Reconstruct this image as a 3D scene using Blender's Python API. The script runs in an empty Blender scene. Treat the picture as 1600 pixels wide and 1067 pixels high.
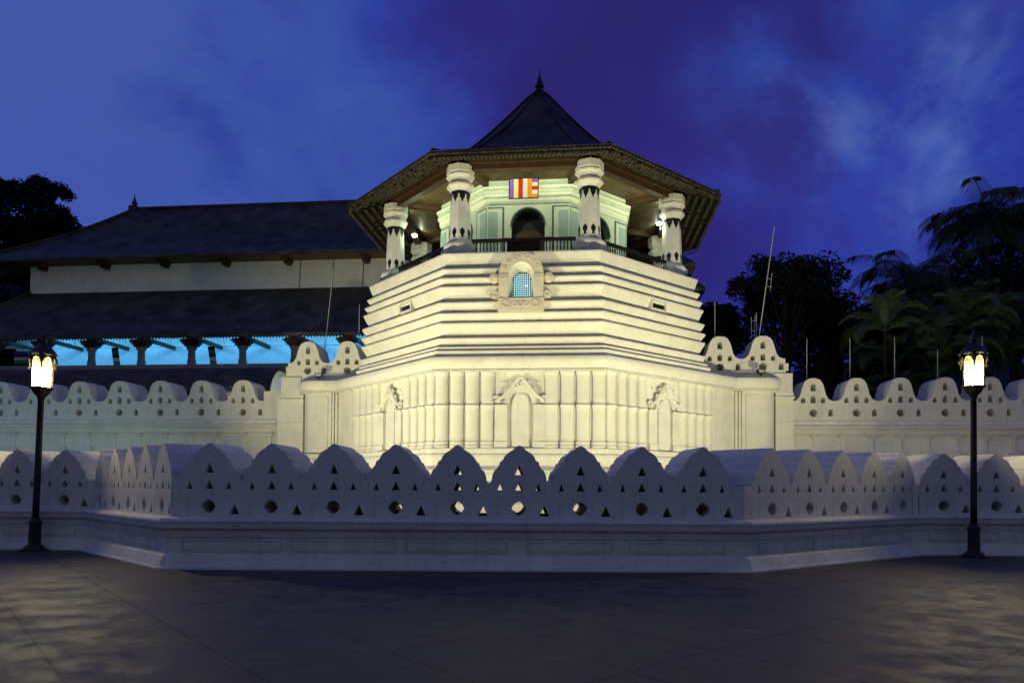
import bpy, math, random
from math import sin, cos, pi, radians as R
from mathutils import Vector, Matrix
from mathutils.geometry import tessellate_polygon
random.seed(7)
S = bpy.context.scene
COL = S.collection

# ------------------------------------------------------------------ camera
cd = bpy.data.cameras.new('camera'); cam = bpy.data.objects.new('camera', cd); COL.objects.link(cam)
cam.location = (0, 0, 1.6)
cam.rotation_mode = 'XYZ'
pit, rol = R(0.898), R(0.434)
cam.matrix_world = Matrix.Translation((0, 0, 1.6)) @ Matrix.Rotation(pi/2 + pit, 4, 'X') @ Matrix.Rotation(rol, 4, 'Z')
cd.sensor_width = 36; cd.lens = 1100/1600*36
cd.shift_y = (738-533.5)/1600
cd.clip_end = 2000; cd.clip_start = 0.1
S.camera = cam
S.view_settings.view_transform = 'Standard'; S.view_settings.look = 'None'
S.view_settings.exposure = 0.0; S.view_settings.gamma = 1
try: S.view_settings.use_curve_mapping = False
except Exception: pass
S.cycles.max_bounces = 6
S.cycles.sample_clamp_indirect = 4

def lin(r, g, b):
    f = lambda c: (c/255/12.92) if c/255 <= .04045 else ((c/255+.055)/1.055)**2.4
    return (f(r), f(g), f(b), 1)

# ------------------------------------------------------------------ sky (dusk, broken cloud)
W = bpy.data.worlds.new('World'); S.world = W; W.use_nodes = True
nt = W.node_tree; N = nt.nodes; N.clear()
def node(t, **k):
    n = N.new(t)
    for a, b in k.items(): setattr(n, a, b)
    return n
def lk(a, b): nt.links.new(a, b)
out = node('ShaderNodeOutputWorld'); bg = node('ShaderNodeBackground'); lk(bg.outputs[0], out.inputs[0])
tc = node('ShaderNodeTexCoord')
nz = node('ShaderNodeTexNoise'); nz.inputs['Scale'].default_value = 5.0; nz.inputs['Detail'].default_value = 8; nz.inputs['Roughness'].default_value = .56
nz.inputs['Distortion'].default_value = .25
lk(tc.outputs['Generated'], nz.inputs['Vector'])
sb = node('ShaderNodeVectorMath', operation='SUBTRACT'); lk(nz.outputs['Color'], sb.inputs[0]); sb.inputs[1].default_value = (.5, .5, .5)
sc_ = node('ShaderNodeVectorMath', operation='SCALE'); lk(sb.outputs[0], sc_.inputs[0]); sc_.inputs['Scale'].default_value = .62
ad = node('ShaderNodeVectorMath', operation='ADD'); lk(tc.outputs['Generated'], ad.inputs[0]); lk(sc_.outputs[0], ad.inputs[1])
sep = node('ShaderNodeSeparateXYZ'); lk(ad.outputs[0], sep.inputs[0])
mr = node('ShaderNodeMapRange'); mr.inputs[1].default_value = -.75; mr.inputs[2].default_value = .75; lk(sep.outputs[0], mr.inputs[0])
cr = node('ShaderNodeValToRGB'); lk(mr.outputs[0], cr.inputs[0])
e = cr.color_ramp.elements
e[0].position = 0; e[0].color = lin(72, 86, 170)
e[1].position = 1; e[1].color = lin(44, 56, 150)
for p_, c_ in ((.26, (62, 84, 168)), (.40, (42, 56, 150)), (.50, (44, 44, 130)), (.60, (44, 38, 110)), (.72, (44, 44, 132)), (.85, (42, 54, 150))):
    q = e.new(p_); q.color = lin(*c_)
cur = cr.outputs[0]
def pxdir(px, py):
    a, b = px-800, py-738; c, s = cos(rol), sin(rol)
    u, v = c*a+s*b, -s*a+c*b
    d = Vector((u/1100, 1, -v/1100)); d = Matrix.Rotation(pit, 3, 'X') @ d
    return d.normalized()
def blob(px, py, r0, r1, colr, amt):
    global cur
    d = node('ShaderNodeVectorMath', operation='DISTANCE'); lk(ad.outputs[0], d.inputs[0]); d.inputs[1].default_value = pxdir(px, py)
    m = node('ShaderNodeMapRange', interpolation_type='SMOOTHSTEP'); m.inputs[1].default_value = r1; m.inputs[2].default_value = r0
    m.inputs[3].default_value = 0; m.inputs[4].default_value = amt; lk(d.outputs['Value'], m.inputs[0])
    x = node('ShaderNodeMixRGB'); lk(m.outputs[0], x.inputs[0]); lk(cur, x.inputs[1]); x.inputs[2].default_value = lin(*colr)
    cur = x.outputs[0]
blob(430, 250, .02, .34, (60, 86, 168), .85)
blob(250, 60, .02, .25, (68, 90, 166), .7)
blob(330, 275, .0, .12, (40, 60, 150), .8)
blob(420, 110, .0, .10, (48, 66, 156), .7)
blob(1330, 170, .02, .22, (52, 86, 184), .95)
blob(1390, 190, .0, .12, (92, 114, 186), .85)
blob(1300, 380, .02, .17, (48, 74, 178), .6)
blob(230, 250, .0, .10, (64, 84, 164), .6)
blob(560, 330, .0, .16, (42, 52, 150), .5)
blob(1160, 300, .02, .22, (50, 38, 118), .75)
blob(1500, 330, .0, .14, (46, 44, 130), .5)
blob(1500, 60, .0, .14, (40, 44, 126), .6)
blob(1000, 60, .05, .3, (46, 38, 108), .6)
blob(1150, 60, .05, .25, (38, 38, 108), .5)
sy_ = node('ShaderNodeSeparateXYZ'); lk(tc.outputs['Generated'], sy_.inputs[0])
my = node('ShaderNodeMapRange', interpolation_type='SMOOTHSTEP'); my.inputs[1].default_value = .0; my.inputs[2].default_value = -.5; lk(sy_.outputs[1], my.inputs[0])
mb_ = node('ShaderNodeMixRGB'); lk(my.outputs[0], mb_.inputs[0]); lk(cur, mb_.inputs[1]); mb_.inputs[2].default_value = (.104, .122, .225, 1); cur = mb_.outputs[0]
hs = node('ShaderNodeMixRGB', blend_type='MULTIPLY'); hs.inputs[0].default_value = 1
sz = node('ShaderNodeSeparateXYZ'); lk(tc.outputs['Generated'], sz.inputs[0])
mz = node('ShaderNodeMapRange'); mz.inputs[1].default_value = -.05; mz.inputs[2].default_value = .12; mz.inputs[3].default_value = .12; mz.inputs[4].default_value = 1
lk(sz.outputs[2], mz.inputs[0]); lk(cur, hs.inputs[1]); lk(mz.outputs[0], hs.inputs[2])
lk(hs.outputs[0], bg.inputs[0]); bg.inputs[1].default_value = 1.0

# ------------------------------------------------------------------ frames
YAW = R(-5.74); CX, CY = 1.086, 36.0
def LW(x, y, z=0): return Vector((CX + x*cos(YAW) - y*sin(YAW), CY + x*sin(YAW) + y*cos(YAW), z))
RZ = Matrix.Rotation(YAW, 4, 'Z')

# ------------------------------------------------------------------ floodlights (the tower is lit from the moat)
def area(name, pos, target, power, colr, size=.5, spread=None):
    l = bpy.data.lights.new(name, 'AREA'); l.shape = 'DISK'; l.size = size; l.energy = power; l.color = colr
    if spread: l.spread = R(spread)
    o = bpy.data.objects.new(name, l); COL.objects.link(o); o.location = pos
    o.rotation_euler = (Vector(target)-Vector(pos)).to_track_quat('-Z', 'Y').to_euler()
    return o
WARM = (1, .92, .53)
area('floodlight', LW(-9.5, -17.3, -.3), LW(-1.0, -8, 11.0), 770, WARM, .3, 120)
area('floodlight', LW(7.5, -17.8, -.3), LW(1.8, -8, 11.0), 590, WARM, .3, 120)
area('floodlight', LW(-13.8, -13.0, -.3), LW(-6.0, -5, 10.5), 490, WARM, .3, 105)
area('floodlight', LW(13.8, -13.0, -.3), LW(6.0, -5, 10.5), 490, WARM, .3, 105)
area('floodlight', LW(-22, -11, -.3), LW(-21.5, 0, 4.4), 62, (.62, 1, .92), .5, 120)
area('floodlight', LW(-30, -11, -.3), LW(-29.5, 0, 4.4), 62, (.52, .93, 1), .5, 120)
area('floodlight', LW(18, -11, -.3), LW(17, 0, 4.5), 56, (1, .88, .78), .5, 120)
for x_ in (-36, -31, -26, -21, -17):       # courtyard uplights behind the inner wall graze the hall's upper wall
    area('uplight', LW(x_, .72, 5.35), LW(x_, 10, 16.9), 75, (1, .93, .74), .2, 120)
area('uplight', LW(-13, .8, 4.9), LW(-13, 10, 16.9), 100, (1, .93, .74), .2, 120)

# ------------------------------------------------------------------ materials
M = {}
def mat(name, base, rough=.8, var=.12, vscale=3, bump=.15, bscale=25, dark=None, metal=0, spec=.3, stretch=None, streak=0):
    m = bpy.data.materials.new(name); m.use_nodes = True; t = m.node_tree; n = t.nodes
    p = n['Principled BSDF']; p.inputs['Roughness'].default_value = rough; p.inputs['Metallic'].default_value = metal
    p.inputs['Specular IOR Level'].default_value = spec
    co = n.new('ShaderNodeTexCoord'); mp = n.new('ShaderNodeMapping'); t.links.new(co.outputs['Object'], mp.inputs[0])
    if stretch: mp.inputs['Scale'].default_value = stretch
    a = n.new('ShaderNodeTexNoise'); a.inputs['Scale'].default_value = vscale; a.inputs['Detail'].default_value = 6; a.inputs['Roughness'].default_value = .65
    t.links.new(mp.outputs[0], a.inputs['Vector'])
    r = n.new('ShaderNodeMapRange'); r.inputs[1].default_value = .3; r.inputs[2].default_value = .7; t.links.new(a.outputs['Fac'], r.inputs[0])
    x = n.new('ShaderNodeMixRGB'); t.links.new(r.outputs[0], x.inputs[0])
    d = dark or tuple(c*(1-var*2) for c in base)
    x.inputs[1].default_value = (*d, 1); x.inputs[2].default_value = (*[min(1, c*(1+var*.4)) for c in base], 1)
    src = x.outputs[0]
    if streak:
        mp2 = n.new('ShaderNodeMapping'); t.links.new(co.outputs['Object'], mp2.inputs[0]); mp2.inputs['Scale'].default_value = (3.2, 3.2, .35)
        s = n.new('ShaderNodeTexNoise'); s.inputs['Scale'].default_value = 2.2; s.inputs['Detail'].default_value = 7; s.inputs['Roughness'].default_value = .7
        t.links.new(mp2.outputs[0], s.inputs['Vector'])
        r2 = n.new('ShaderNodeMapRange'); r2.inputs[1].default_value = .52; r2.inputs[2].default_value = .78; r2.inputs[4].default_value = streak
        t.links.new(s.outputs['Fac'], r2.inputs[0])
        y = n.new('ShaderNodeMixRGB'); t.links.new(r2.outputs[0], y.inputs[0]); t.links.new(src, y.inputs[1])
        y.inputs[2].default_value = (base[0]*.42, base[1]*.40, base[2]*.36, 1); src = y.outputs[0]
    t.links.new(src, p.inputs['Base Color'])
    if bump:
        b = n.new('ShaderNodeTexNoise'); b.inputs['Scale'].default_value = bscale; b.inputs['Detail'].default_value = 4; t.links.new(mp.outputs[0], b.inputs['Vector'])
        bb = n.new('ShaderNodeBump'); bb.inputs['Strength'].default_value = bump; bb.inputs['Distance'].default_value = .03
        t.links.new(b.outputs['Fac'], bb.inputs['Height']); t.links.new(bb.outputs[0], p.inputs['Normal'])
    M[name] = m; return m
def emit(name, c, s):
    m = bpy.data.materials.new(name); m.use_nodes = True; p = m.node_tree.nodes['Principled BSDF']
    p.inputs['Base Color'].default_value = (.1, .1, .1, 1); p.inputs['Emission Color'].default_value = (*c, 1); p.inputs['Emission Strength'].default_value = s
    M[name] = m; return m
def tiles(name, c0, c1, row=.22, width=.18, rough=.75, slope=True):
    """clay shingle roof: rows follow height, staggered joints"""
    m = bpy.data.materials.new(name); m.use_nodes = True; t = m.node_tree; n = t.nodes; p = n['Principled BSDF']
    p.inputs['Roughness'].default_value = rough; p.inputs['Specular IOR Level'].default_value = .35
    co = n.new('ShaderNodeTexCoord'); sp = n.new('ShaderNodeSeparateXYZ'); t.links.new(co.outputs['Object'], sp.inputs[0])
    cb = n.new('ShaderNodeCombineXYZ'); t.links.new(sp.outputs[0], cb.inputs[0]); t.links.new(sp.outputs[2], cb.inputs[1])
    b = n.new('ShaderNodeTexBrick'); t.links.new(cb.outputs[0], b.inputs['Vector']); b.inputs['Scale'].default_value = 1
    b.inputs['Brick Width'].default_value = width; b.inputs['Row Height'].default_value = row; b.inputs['Mortar Size'].default_value = .018
    b.inputs['Color1'].default_value = (*c0, 1); b.inputs['Color2'].default_value = (*c1, 1); b.inputs['Mortar'].default_value = (c0[0]*.25, c0[1]*.25, c0[2]*.25, 1)
    a = n.new('ShaderNodeTexNoise'); a.inputs['Scale'].default_value = .9; a.inputs['Detail'].default_value = 8; t.links.new(co.outputs['Object'], a.inputs['Vector'])
    r = n.new('ShaderNodeMapRange'); r.inputs[1].default_value = .35; r.inputs[2].default_value = .7; r.inputs[3].default_value = .45; r.inputs[4].default_value = 1.5
    t.links.new(a.outputs['Fac'], r.inputs[0])
    x = n.new('ShaderNodeMixRGB'); x.blend_type = 'MULTIPLY'; x.inputs[0].default_value = 1; t.links.new(b.outputs['Color'], x.inputs[1]); t.links.new(r.outputs[0], x.inputs[2])
    t.links.new(x.outputs[0], p.inputs['Base Color'])
    bb = n.new('ShaderNodeBump'); bb.inputs['Strength'].default_value = .8; bb.inputs['Distance'].default_value = .05; bb.invert = True
    t.links.new(b.outputs['Fac'], bb.inputs['Height']); t.links.new(bb.outputs[0], p.inputs['Normal'])
    M[name] = m; return m

mat('whitewash', (.71, .70, .64), .85, .08, 1.3, .12, 18, streak=.30)
mat('wall_white', (.68, .67, .61), .85, .12, 1.1, .25, 14, streak=.55)
mat('stucco_relief', (.62, .57, .50), .9, .10, 3, .5, 14)
mat('room_paint', (.56, .60, .49), .6, .05, 2, .05, 20)
mat('panel_paint', (.30, .40, .40), .5, .08, 2, .05, 20)
mat('frame_paint', (.06, .09, .09), .5, .08, 2, .05, 20)
mat('pale_paint', (.68, .68, .68), .7, .05, 3, .05, 20)
mat('black_paint_and_shade', (.008, .009, .012), .5, .1, 3, 0)  # black paint, also the flat darkness inside openings
mat('dark_wood', (.055, .030, .018), .5, .25, 5, .2, 20, stretch=(1, 1, 8))
mat('beam_wood', (.07, .038, .018), .5, .25, 3, .2, 20)
mat('board_wood', (.12, .085, .04), .5, .25, 3, .2, 20)
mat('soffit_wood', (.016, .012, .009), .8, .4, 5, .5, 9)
mat('tile_end', (.075, .06, .042), .9, .42, 6, .4, 12)
mat('eave_tile', (.022, .018, .014), .85, .3, 8, .4, 20)
mat('iron', (.02, .02, .024), .45, .2, 8, .1, 30, metal=.3, spec=.5)
mat('iron_brown', (.05, .04, .028), .5, .2, 8, .1, 30, metal=.3, spec=.5)
mat('pole_paint', (.55, .55, .58), .5, .05, 8, 0, 30)
mat('bark', (.05, .04, .03), .9, .2, 6, .4, 12)
mat('leaf', (.022, .040, .014), .6, .35, .8, 0)
mat('leaf_dark', (.010, .018, .010), .7, .35, .8, 0)
mat('palm_leaf', (.030, .055, .022), .5, .3, .8, 0)
mat('areca_leaf', (.075, .12, .045), .5, .3, .8, 0)
mat('hill_soil', (.012, .016, .010), .95, .3, .2, .3, 1)
mat('garden', (.03, .045, .02), .95, .3, 1.2, .3, 8)
mat('stone_base', (.30, .29, .27), .9, .15, 1, .3, 9)
tiles('roof_tile', (.055, .05, .05), (.085, .075, .07), .2, .17)
tiles('long_roof_tile', (.060, .058, .056), (.088, .082, .076), .17, .2)
emit('bulb_warm', (1, .90, .55), 850)
emit('bulb_cool', (.9, 1, .75), 60)
emit('window_glow', (.42, .80, .88), 1.7)
emit('window_bulb', (.75, .95, 1), 3.0)
# lamp glass: lets the bulb through and glows with it
m = bpy.data.materials.new('lamp_glass'); m.use_nodes = True; t = m.node_tree; n = t.nodes; n.clear()
o_ = n.new('ShaderNodeOutputMaterial'); mx = n.new('ShaderNodeMixShader'); tr = n.new('ShaderNodeBsdfTransparent'); ts = n.new('ShaderNodeBsdfTranslucent')
tr.inputs[0].default_value = (1, .97, .9, 1); ts.inputs[0].default_value = (.9, .85, .65, 1)
mx.inputs[0].default_value = .013; t.links.new(tr.outputs[0], mx.inputs[1]); t.links.new(ts.outputs[0], mx.inputs[2]); t.links.new(mx.outputs[0], o_.inputs[0])
M['lamp_glass'] = m
for nm, c in (('flag_blue', (.20, .10, .55)), ('flag_yellow', (.85, .72, .30)), ('flag_red', (.60, .02, .02)), ('flag_white', (.8, .8, .8)), ('flag_orange', (.85, .30, .02)), ('flag_green', (.05, .35, .08))):
    mat(nm, c, .7, .03, 4, 0)
# plaza paving
m = bpy.data.materials.new('paving'); m.use_nodes = True; t = m.node_tree; n = t.nodes; p = n['Principled BSDF']
co = n.new('ShaderNodeTexCoord'); mp = n.new('ShaderNodeMapping'); t.links.new(co.outputs['Object'], mp.inputs[0]); mp.inputs['Rotation'].default_value = (0, 0, R(49.5)); mp.inputs['Location'].default_value = (.12, .3, 0)
b = n.new('ShaderNodeTexBrick'); t.links.new(mp.outputs[0], b.inputs['Vector']); b.inputs['Scale'].default_value = 1; b.offset = 0.0
b.inputs['Brick Width'].default_value = 1.9; b.inputs['Row Height'].default_value = 1.25; b.inputs['Mortar Size'].default_value = .014; b.inputs['Mortar Smooth'].default_value = .3
b.inputs['Color1'].default_value = (.058, .051, .040, 1); b.inputs['Color2'].default_value = (.072, .062, .048, 1); b.inputs['Mortar'].default_value = (.012, .011, .010, 1)
a = n.new('ShaderNodeTexNoise'); a.inputs['Scale'].default_value = 1.9; a.inputs['Detail'].default_value = 14; a.inputs['Roughness'].default_value = .7; t.links.new(co.outputs['Object'], a.inputs['Vector'])
r = n.new('ShaderNodeMapRange'); r.inputs[1].default_value = .42; r.inputs[2].default_value = .60; r.inputs[3].default_value = .45; r.inputs[4].default_value = 1.35; t.links.new(a.outputs['Fac'], r.inputs[0])
x = n.new('ShaderNodeMixRGB'); x.blend_type = 'MULTIPLY'; x.inputs[0].default_value = 1; t.links.new(b.outputs['Color'], x.inputs[1]); t.links.new(r.outputs[0], x.inputs[2]); t.links.new(x.outputs[0], p.inputs['Base Color'])
r2 = n.new('ShaderNodeMapRange'); r2.inputs[1].default_value = .42; r2.inputs[2].default_value = .62; r2.inputs[3].default_value = .50; r2.inputs[4].default_value = .74; t.links.new(a.outputs['Fac'], r2.inputs[0]); t.links.new(r2.outputs[0], p.inputs['Roughness'])
v = n.new('ShaderNodeTexNoise'); v.inputs['Scale'].default_value = 26; v.inputs['Detail'].default_value = 8; v.inputs['Roughness'].default_value = .7; t.links.new(co.outputs['Object'], v.inputs['Vector'])
bb = n.new('ShaderNodeBump'); bb.inputs['Strength'].default_value = .9; bb.inputs['Distance'].default_value = .010; t.links.new(v.outputs['Fac'], bb.inputs['Height'])
b2 = n.new('ShaderNodeBump'); b2.inputs['Strength'].default_value = .9; b2.inputs['Distance'].default_value = .03; b2.invert = True; t.links.new(b.outputs['Fac'], b2.inputs['Height']); t.links.new(bb.outputs[0], b2.inputs['Normal']); t.links.new(b2.outputs[0], p.inputs['Normal'])
M['paving'] = m
m = bpy.data.materials.new('water'); m.use_nodes = True; p = m.node_tree.nodes['Principled BSDF']; p.inputs['Base Color'].default_value = (.01, .018, .014, 1); p.inputs['Roughness'].default_value = .08
v = m.node_tree.nodes.new('ShaderNodeTexNoise'); v.inputs['Scale'].default_value = 3; bb = m.node_tree.nodes.new('ShaderNodeBump'); bb.inputs['Strength'].default_value = .15; bb.inputs['Distance'].default_value = .03
m.node_tree.links.new(v.outputs['Fac'], bb.inputs['Height']); m.node_tree.links.new(bb.outputs[0], p.inputs['Normal']); M['water'] = m

# ------------------------------------------------------------------ mesh builder
class MB:
    def __init__(s): s.v = []; s.f = []; s.m = []; s.M = Matrix.Identity(4); s.mi = 0; s.sm = []; s.smooth = False
    def add(s, vs, fs):
        o = len(s.v); s.v += [tuple(s.M @ Vector(p)) for p in vs]
        for f in fs: s.f.append(tuple(o+i for i in f)); s.m.append(s.mi); s.sm.append(s.smooth)
    def box(s, x0, x1, y0, y1, z0, z1):
        s.add([(x0,y0,z0),(x1,y0,z0),(x1,y1,z0),(x0,y1,z0),(x0,y0,z1),(x1,y0,z1),(x1,y1,z1),(x0,y1,z1)],
              [(0,3,2,1),(4,5,6,7),(0,1,5,4),(1,2,6,5),(2,3,7,6),(3,0,4,7)])
    def tube(s, pts, rad, n=8, caps=True):
        pts = [Vector(p) for p in pts]; vs = []; fs = []
        rr = rad if isinstance(rad, (list, tuple)) else [rad]*len(pts)
        for i, p in enumerate(pts):
            d = (pts[min(i+1, len(pts)-1)] - pts[max(i-1, 0)]).normalized()
            u = d.orthogonal().normalized() if abs(d.z) > .95 else d.cross(Vector((0,0,1))).normalized(); w = d.cross(u)
            vs += [p + rr[i]*(cos(2*pi*k/n)*u + sin(2*pi*k/n)*w) for k in range(n)]
        for i in range(len(pts)-1):
            for k in range(n): a = i*n+k; b = i*n+(k+1) % n; fs.append((a, b, b+n, a+n))
        if caps: fs.append(tuple(range(n))[::-1]); fs.append(tuple(range((len(pts)-1)*n, len(pts)*n)))
        s.add(vs, fs)
    def lathe(s, prof, n=16, c=(0,0,0), rot=0, caps=True):
        vs = []; fs = []
        for r_, z in prof: vs += [(c[0]+r_*cos(2*pi*k/n+rot), c[1]+r_*sin(2*pi*k/n+rot), c[2]+z) for k in range(n)]
        for i in range(len(prof)-1):
            for k in range(n): a = i*n+k; b = i*n+(k+1) % n; fs.append((a, b, b+n, a+n))
        if caps: fs.append(tuple(range(n))[::-1]); fs.append(tuple(range((len(prof)-1)*n, len(prof)*n)))
        s.add(vs, fs)
    def plate(s, outer, y0, y1, holes=(), back=True, skip=()):
        """outline in (x,z), front at y0 (faces -y), back at y1; holes are cut through"""
        loops = [list(outer)] + [list(h) for h in holes]
        flat = [p for L in loops for p in L]
        tri = tessellate_polygon([[Vector((p[0], p[1], 0)) for p in L] for L in loops])
        n = len(flat); vs = [(p[0], y0, p[1]) for p in flat] + [(p[0], y1, p[1]) for p in flat]
        fs = []
        for a, b, c in tri:
            A, B, C = flat[a], flat[b], flat[c]
            ccw = (B[0]-A[0])*(C[1]-A[1])-(B[1]-A[1])*(C[0]-A[0]) > 0
            f = (a, b, c) if ccw else (a, c, b)
            fs.append(f)
            if back: fs.append(tuple(i+n for i in f[::-1]))
        o = 0
        for li, L in enumerate(loops):
            k = len(L); ar = sum(L[i][0]*L[(i+1) % k][1]-L[(i+1) % k][0]*L[i][1] for i in range(k))
            for i in range(k):
                if li == 0 and i in skip: continue
                a, b = o+i, o+(i+1) % k
                fwd = (ar > 0) == (li == 0)
                fs.append((a, a+n, b+n, b) if fwd else (a, b, b+n, a+n))
            o += k
        s.add(vs, fs)
    def sweep(s, path, prof, closed=False, caps=True):
        """profile (offset outward, z) along a plan path; outward = right of travel"""
        n = len(path); P = [Vector((p[0], p[1])) for p in path]; offs = []
        for i in range(n):
            if closed: a, b = P[i]-P[i-1], P[(i+1) % n]-P[i]
            else:
                a = P[i]-P[i-1] if i else P[1]-P[0]; b = P[i+1]-P[i] if i < n-1 else P[i]-P[i-1]
            a.normalize(); b.normalize(); na = Vector((a.y, -a.x)); nb = Vector((b.y, -b.x))
            mm = na+nb; offs.append(mm/(mm.dot(na)))
        vs = []; fs = []; k = len(prof)
        for i in range(n):
            for o, z in prof: q = P[i]+offs[i]*o; vs.append((q.x, q.y, z))
        for i in range(n if closed else n-1):
            j = (i+1) % n
            for q in range(k-1): fs.append((i*k+q, i*k+q+1, j*k+q+1, j*k+q)[::-1])
        if caps and not closed: fs.append(tuple(range(k))); fs.append(tuple(range((n-1)*k, n*k))[::-1])
        s.add(vs, fs)
    def build(s, name, mats, parent=None, org=(0,0,0), bevel=0):
        me = bpy.data.meshes.new(name); o_ = Vector(org)
        me.from_pydata([tuple(Vector(p)-o_) for p in s.v], [], s.f)
        for q in (mats if isinstance(mats, (list, tuple)) else [mats]): me.materials.append(M[q])
        me.polygons.foreach_set('material_index', s.m); me.polygons.foreach_set('use_smooth', s.sm); me.update()
        ob = bpy.data.objects.new(name, me); COL.objects.link(ob)
        if parent: ob.parent = parent
        if bevel:
            b = ob.modifiers.new('bevel', 'BEVEL'); b.width = bevel; b.segments = 2; b.limit_method = 'ANGLE'; b.angle_limit = R(35)
        return ob
def tag(o, label=None, cat=None, group=None, kind=None):
    if label: o['label'] = label
    if cat: o['category'] = cat
    if group: o['group'] = group
    if kind: o['kind'] = kind
    return o
def thing(name, loc, rz, label, cat, group=None):
    o = bpy.data.objects.new(name, None); COL.objects.link(o); o.location = loc; o.rotation_euler = (0, 0, rz)
    return tag(o, label, cat, group)
def struct(mb, name, mt): return tag(mb.build(name, mt), kind='structure')
def dup(o, parent=None, loc=None, rz=None):
    c = o.copy(); COL.objects.link(c); c.parent = parent
    if loc is not None: c.location = loc
    if rz is not None: c.rotation_euler = (0, 0, rz)
    for ch in [q for q in bpy.data.objects if q.parent == o]: dup(ch, c)
    return c
def arc(cx, cz, rx, rz, a0, a1, n):
    return [(cx+rx*cos(R(a0+(a1-a0)*i/n)), cz+rz*sin(R(a0+(a1-a0)*i/n))) for i in range(n+1)]

# ================================================================== GROUND
FL, FR = (-6.45, 12.75), (4.62, 12.92)        # plinth corners of the front wall
LL, RR = (-9.87, 16.10), (9.85, 16.45)
g = MB(); g.add([(-900,-900,-1.4),(900,-900,-1.4),(900,900,-1.4),(-900,900,-1.4)], [(0,1,2,3)]); struct(g, 'ground', 'garden')
g = MB()
pl = [(-60,-20),(60,-20),(60,16.9),(10,16.9),(4.5,13.3),(-6.3,13.1),(-9.9,16.6),(-60,16.6)]
g.plate([(a, b) for a, b in pl], 0, 1.3)
g.v = [(a, c, -b) for a, b, c in g.v]      # plan polygon laid flat, top at z=0
g.f = [f[::-1] for f in g.f]
struct(g, 'plaza', 'paving')
g = MB(); g.add([(-60,16,-.95),(60,16,-.95),(60,34,-.95),(-60,34,-.95)], [(0,1,2,3)])
g.add([(-10,13.5,-.951),(10,13.5,-.951),(10,16,-.951),(-10,16,-.951)], [(0,1,2,3)]); struct(g, 'moat_water', 'water')

# ================================================================== FRONT PARAPET WALL
fw = thing('parapet_wall', (-.9, 13, 0), 0, 'low whitewashed moat wall with pointed pierced merlons bordering the plaza', 'wall')
FO = Vector((-.9, 13, 0))
per = 1.151
half = [(0,.715),(.06,.69),(.13,.62),(.23,.56),(.28,.50),(.315,.425),(.36,.405),(.375,.35),(.42,.275),(.462,.245),(.50,.16),(.513,.07),(.54,.012),(per/2,0)]
def tri(cx, z0, z1, hw): return [(cx-hw, z0), (cx+hw, z0), (cx, z1)]
def octa(cx, cz, r_, k=.8):
    return [(cx+r_*(1 if i % 2 == 0 else k)*cos(i*pi/4)*(1), cz+r_*(1 if i % 2 == 0 else k)*sin(i*pi/4)) for i in range(8)]
def make_merlon(name, thick, right_tri=True):
    VZ = 1.60; mb = MB()
    top = [(-a, VZ+b) for a, b in half[::-1]] + [(a, VZ+b) for a, b in half[1:]]      # left valley -> right valley
    # upper plate set 15 mm back above the string line, lower plate proud
    up = [(-per/2, VZ-.21), (per/2, VZ-.21)] + top[::-1]
    hu = [tri(0, VZ+.16, VZ+.345, .078), tri(0, VZ-.14, VZ+.03, .076), tri(-.36, VZ-.14, VZ+.0, .052), tri(.36, VZ-.14, VZ+.0, .052)]
    mb.plate(up, .015, thick-.004, hu, skip=(0, 1, len(up)-1))
    lo = [(-per/2, VZ-.66), (0.0, VZ-.66), (per/2, VZ-.66), (per/2, VZ-.21), (-per/2, VZ-.21)]
    hl = [octa(-.005, VZ-.465, .135, .9)]
    if right_tri: hl.append(tri(per/2-.10, VZ-.61, VZ-.405, .095))
    mb.plate(lo, 0, thick, hl, skip=(2, 4))
    return mb.build(name, 'wall_white', fw)
TH = 1.5
m0 = make_merlon('merlon', TH)
first = [True]
def put_merlon(x, y, ang, sx=1., sz=1.):
    o = m0 if first[0] else m0.copy()
    if not first[0]: COL.objects.link(o); o.parent = fw
    first[0] = False
    o.location = Vector((x, y, .94*(1-sz)))-FO; o.rotation_euler = (0, 0, ang); o.scale = (sx, 1, sz)
MFL, MFR = Vector((-6.32, 13.05)), Vector((4.36, 13.2))
MLL, MRR = Vector((-9.78, 16.42)), Vector((9.55, 16.75))
MFAR_L, MFAR_R = Vector((-19.0, 16.5)), Vector((18.2, 16.75))
dF = (MFR-MFL).normalized(); aF = math.atan2(dF.y, dF.x)
for i in range(9):
    t_ = .70+i*per; q = MFL+dF*t_; put_merlon(q.x, q.y, aF)
dL = (MLL-MFL).normalized()
for i in range(5):
    s_ = .95/per; q = MFL+dL*(.45+.95*i); put_merlon(q.x, q.y, math.atan2(-dL.y, -dL.x), s_, 1.0)
dR = (MRR-MFR).normalized()
for i in range(5):
    s_ = 1.24/per; q = MFR+dR*(.86+1.24*i); put_merlon(q.x, q.y, math.atan2(dR.y, dR.x), s_, 1.0+.012*(i+1))
dFL = (MFAR_L-MLL).normalized()
for i in range(6):
    q = MLL+dFL*(.66+1.13*i); put_merlon(q.x, q.y, math.atan2(-dFL.y, -dFL.x), 1.13/per, 1)
dFR = (MFAR_R-MRR).normalized()
for i in range(6):
    q = MRR+dFR*(.74+1.25*i); put_merlon(q.x, q.y, 0, 1.25/per, 1.06)
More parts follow.
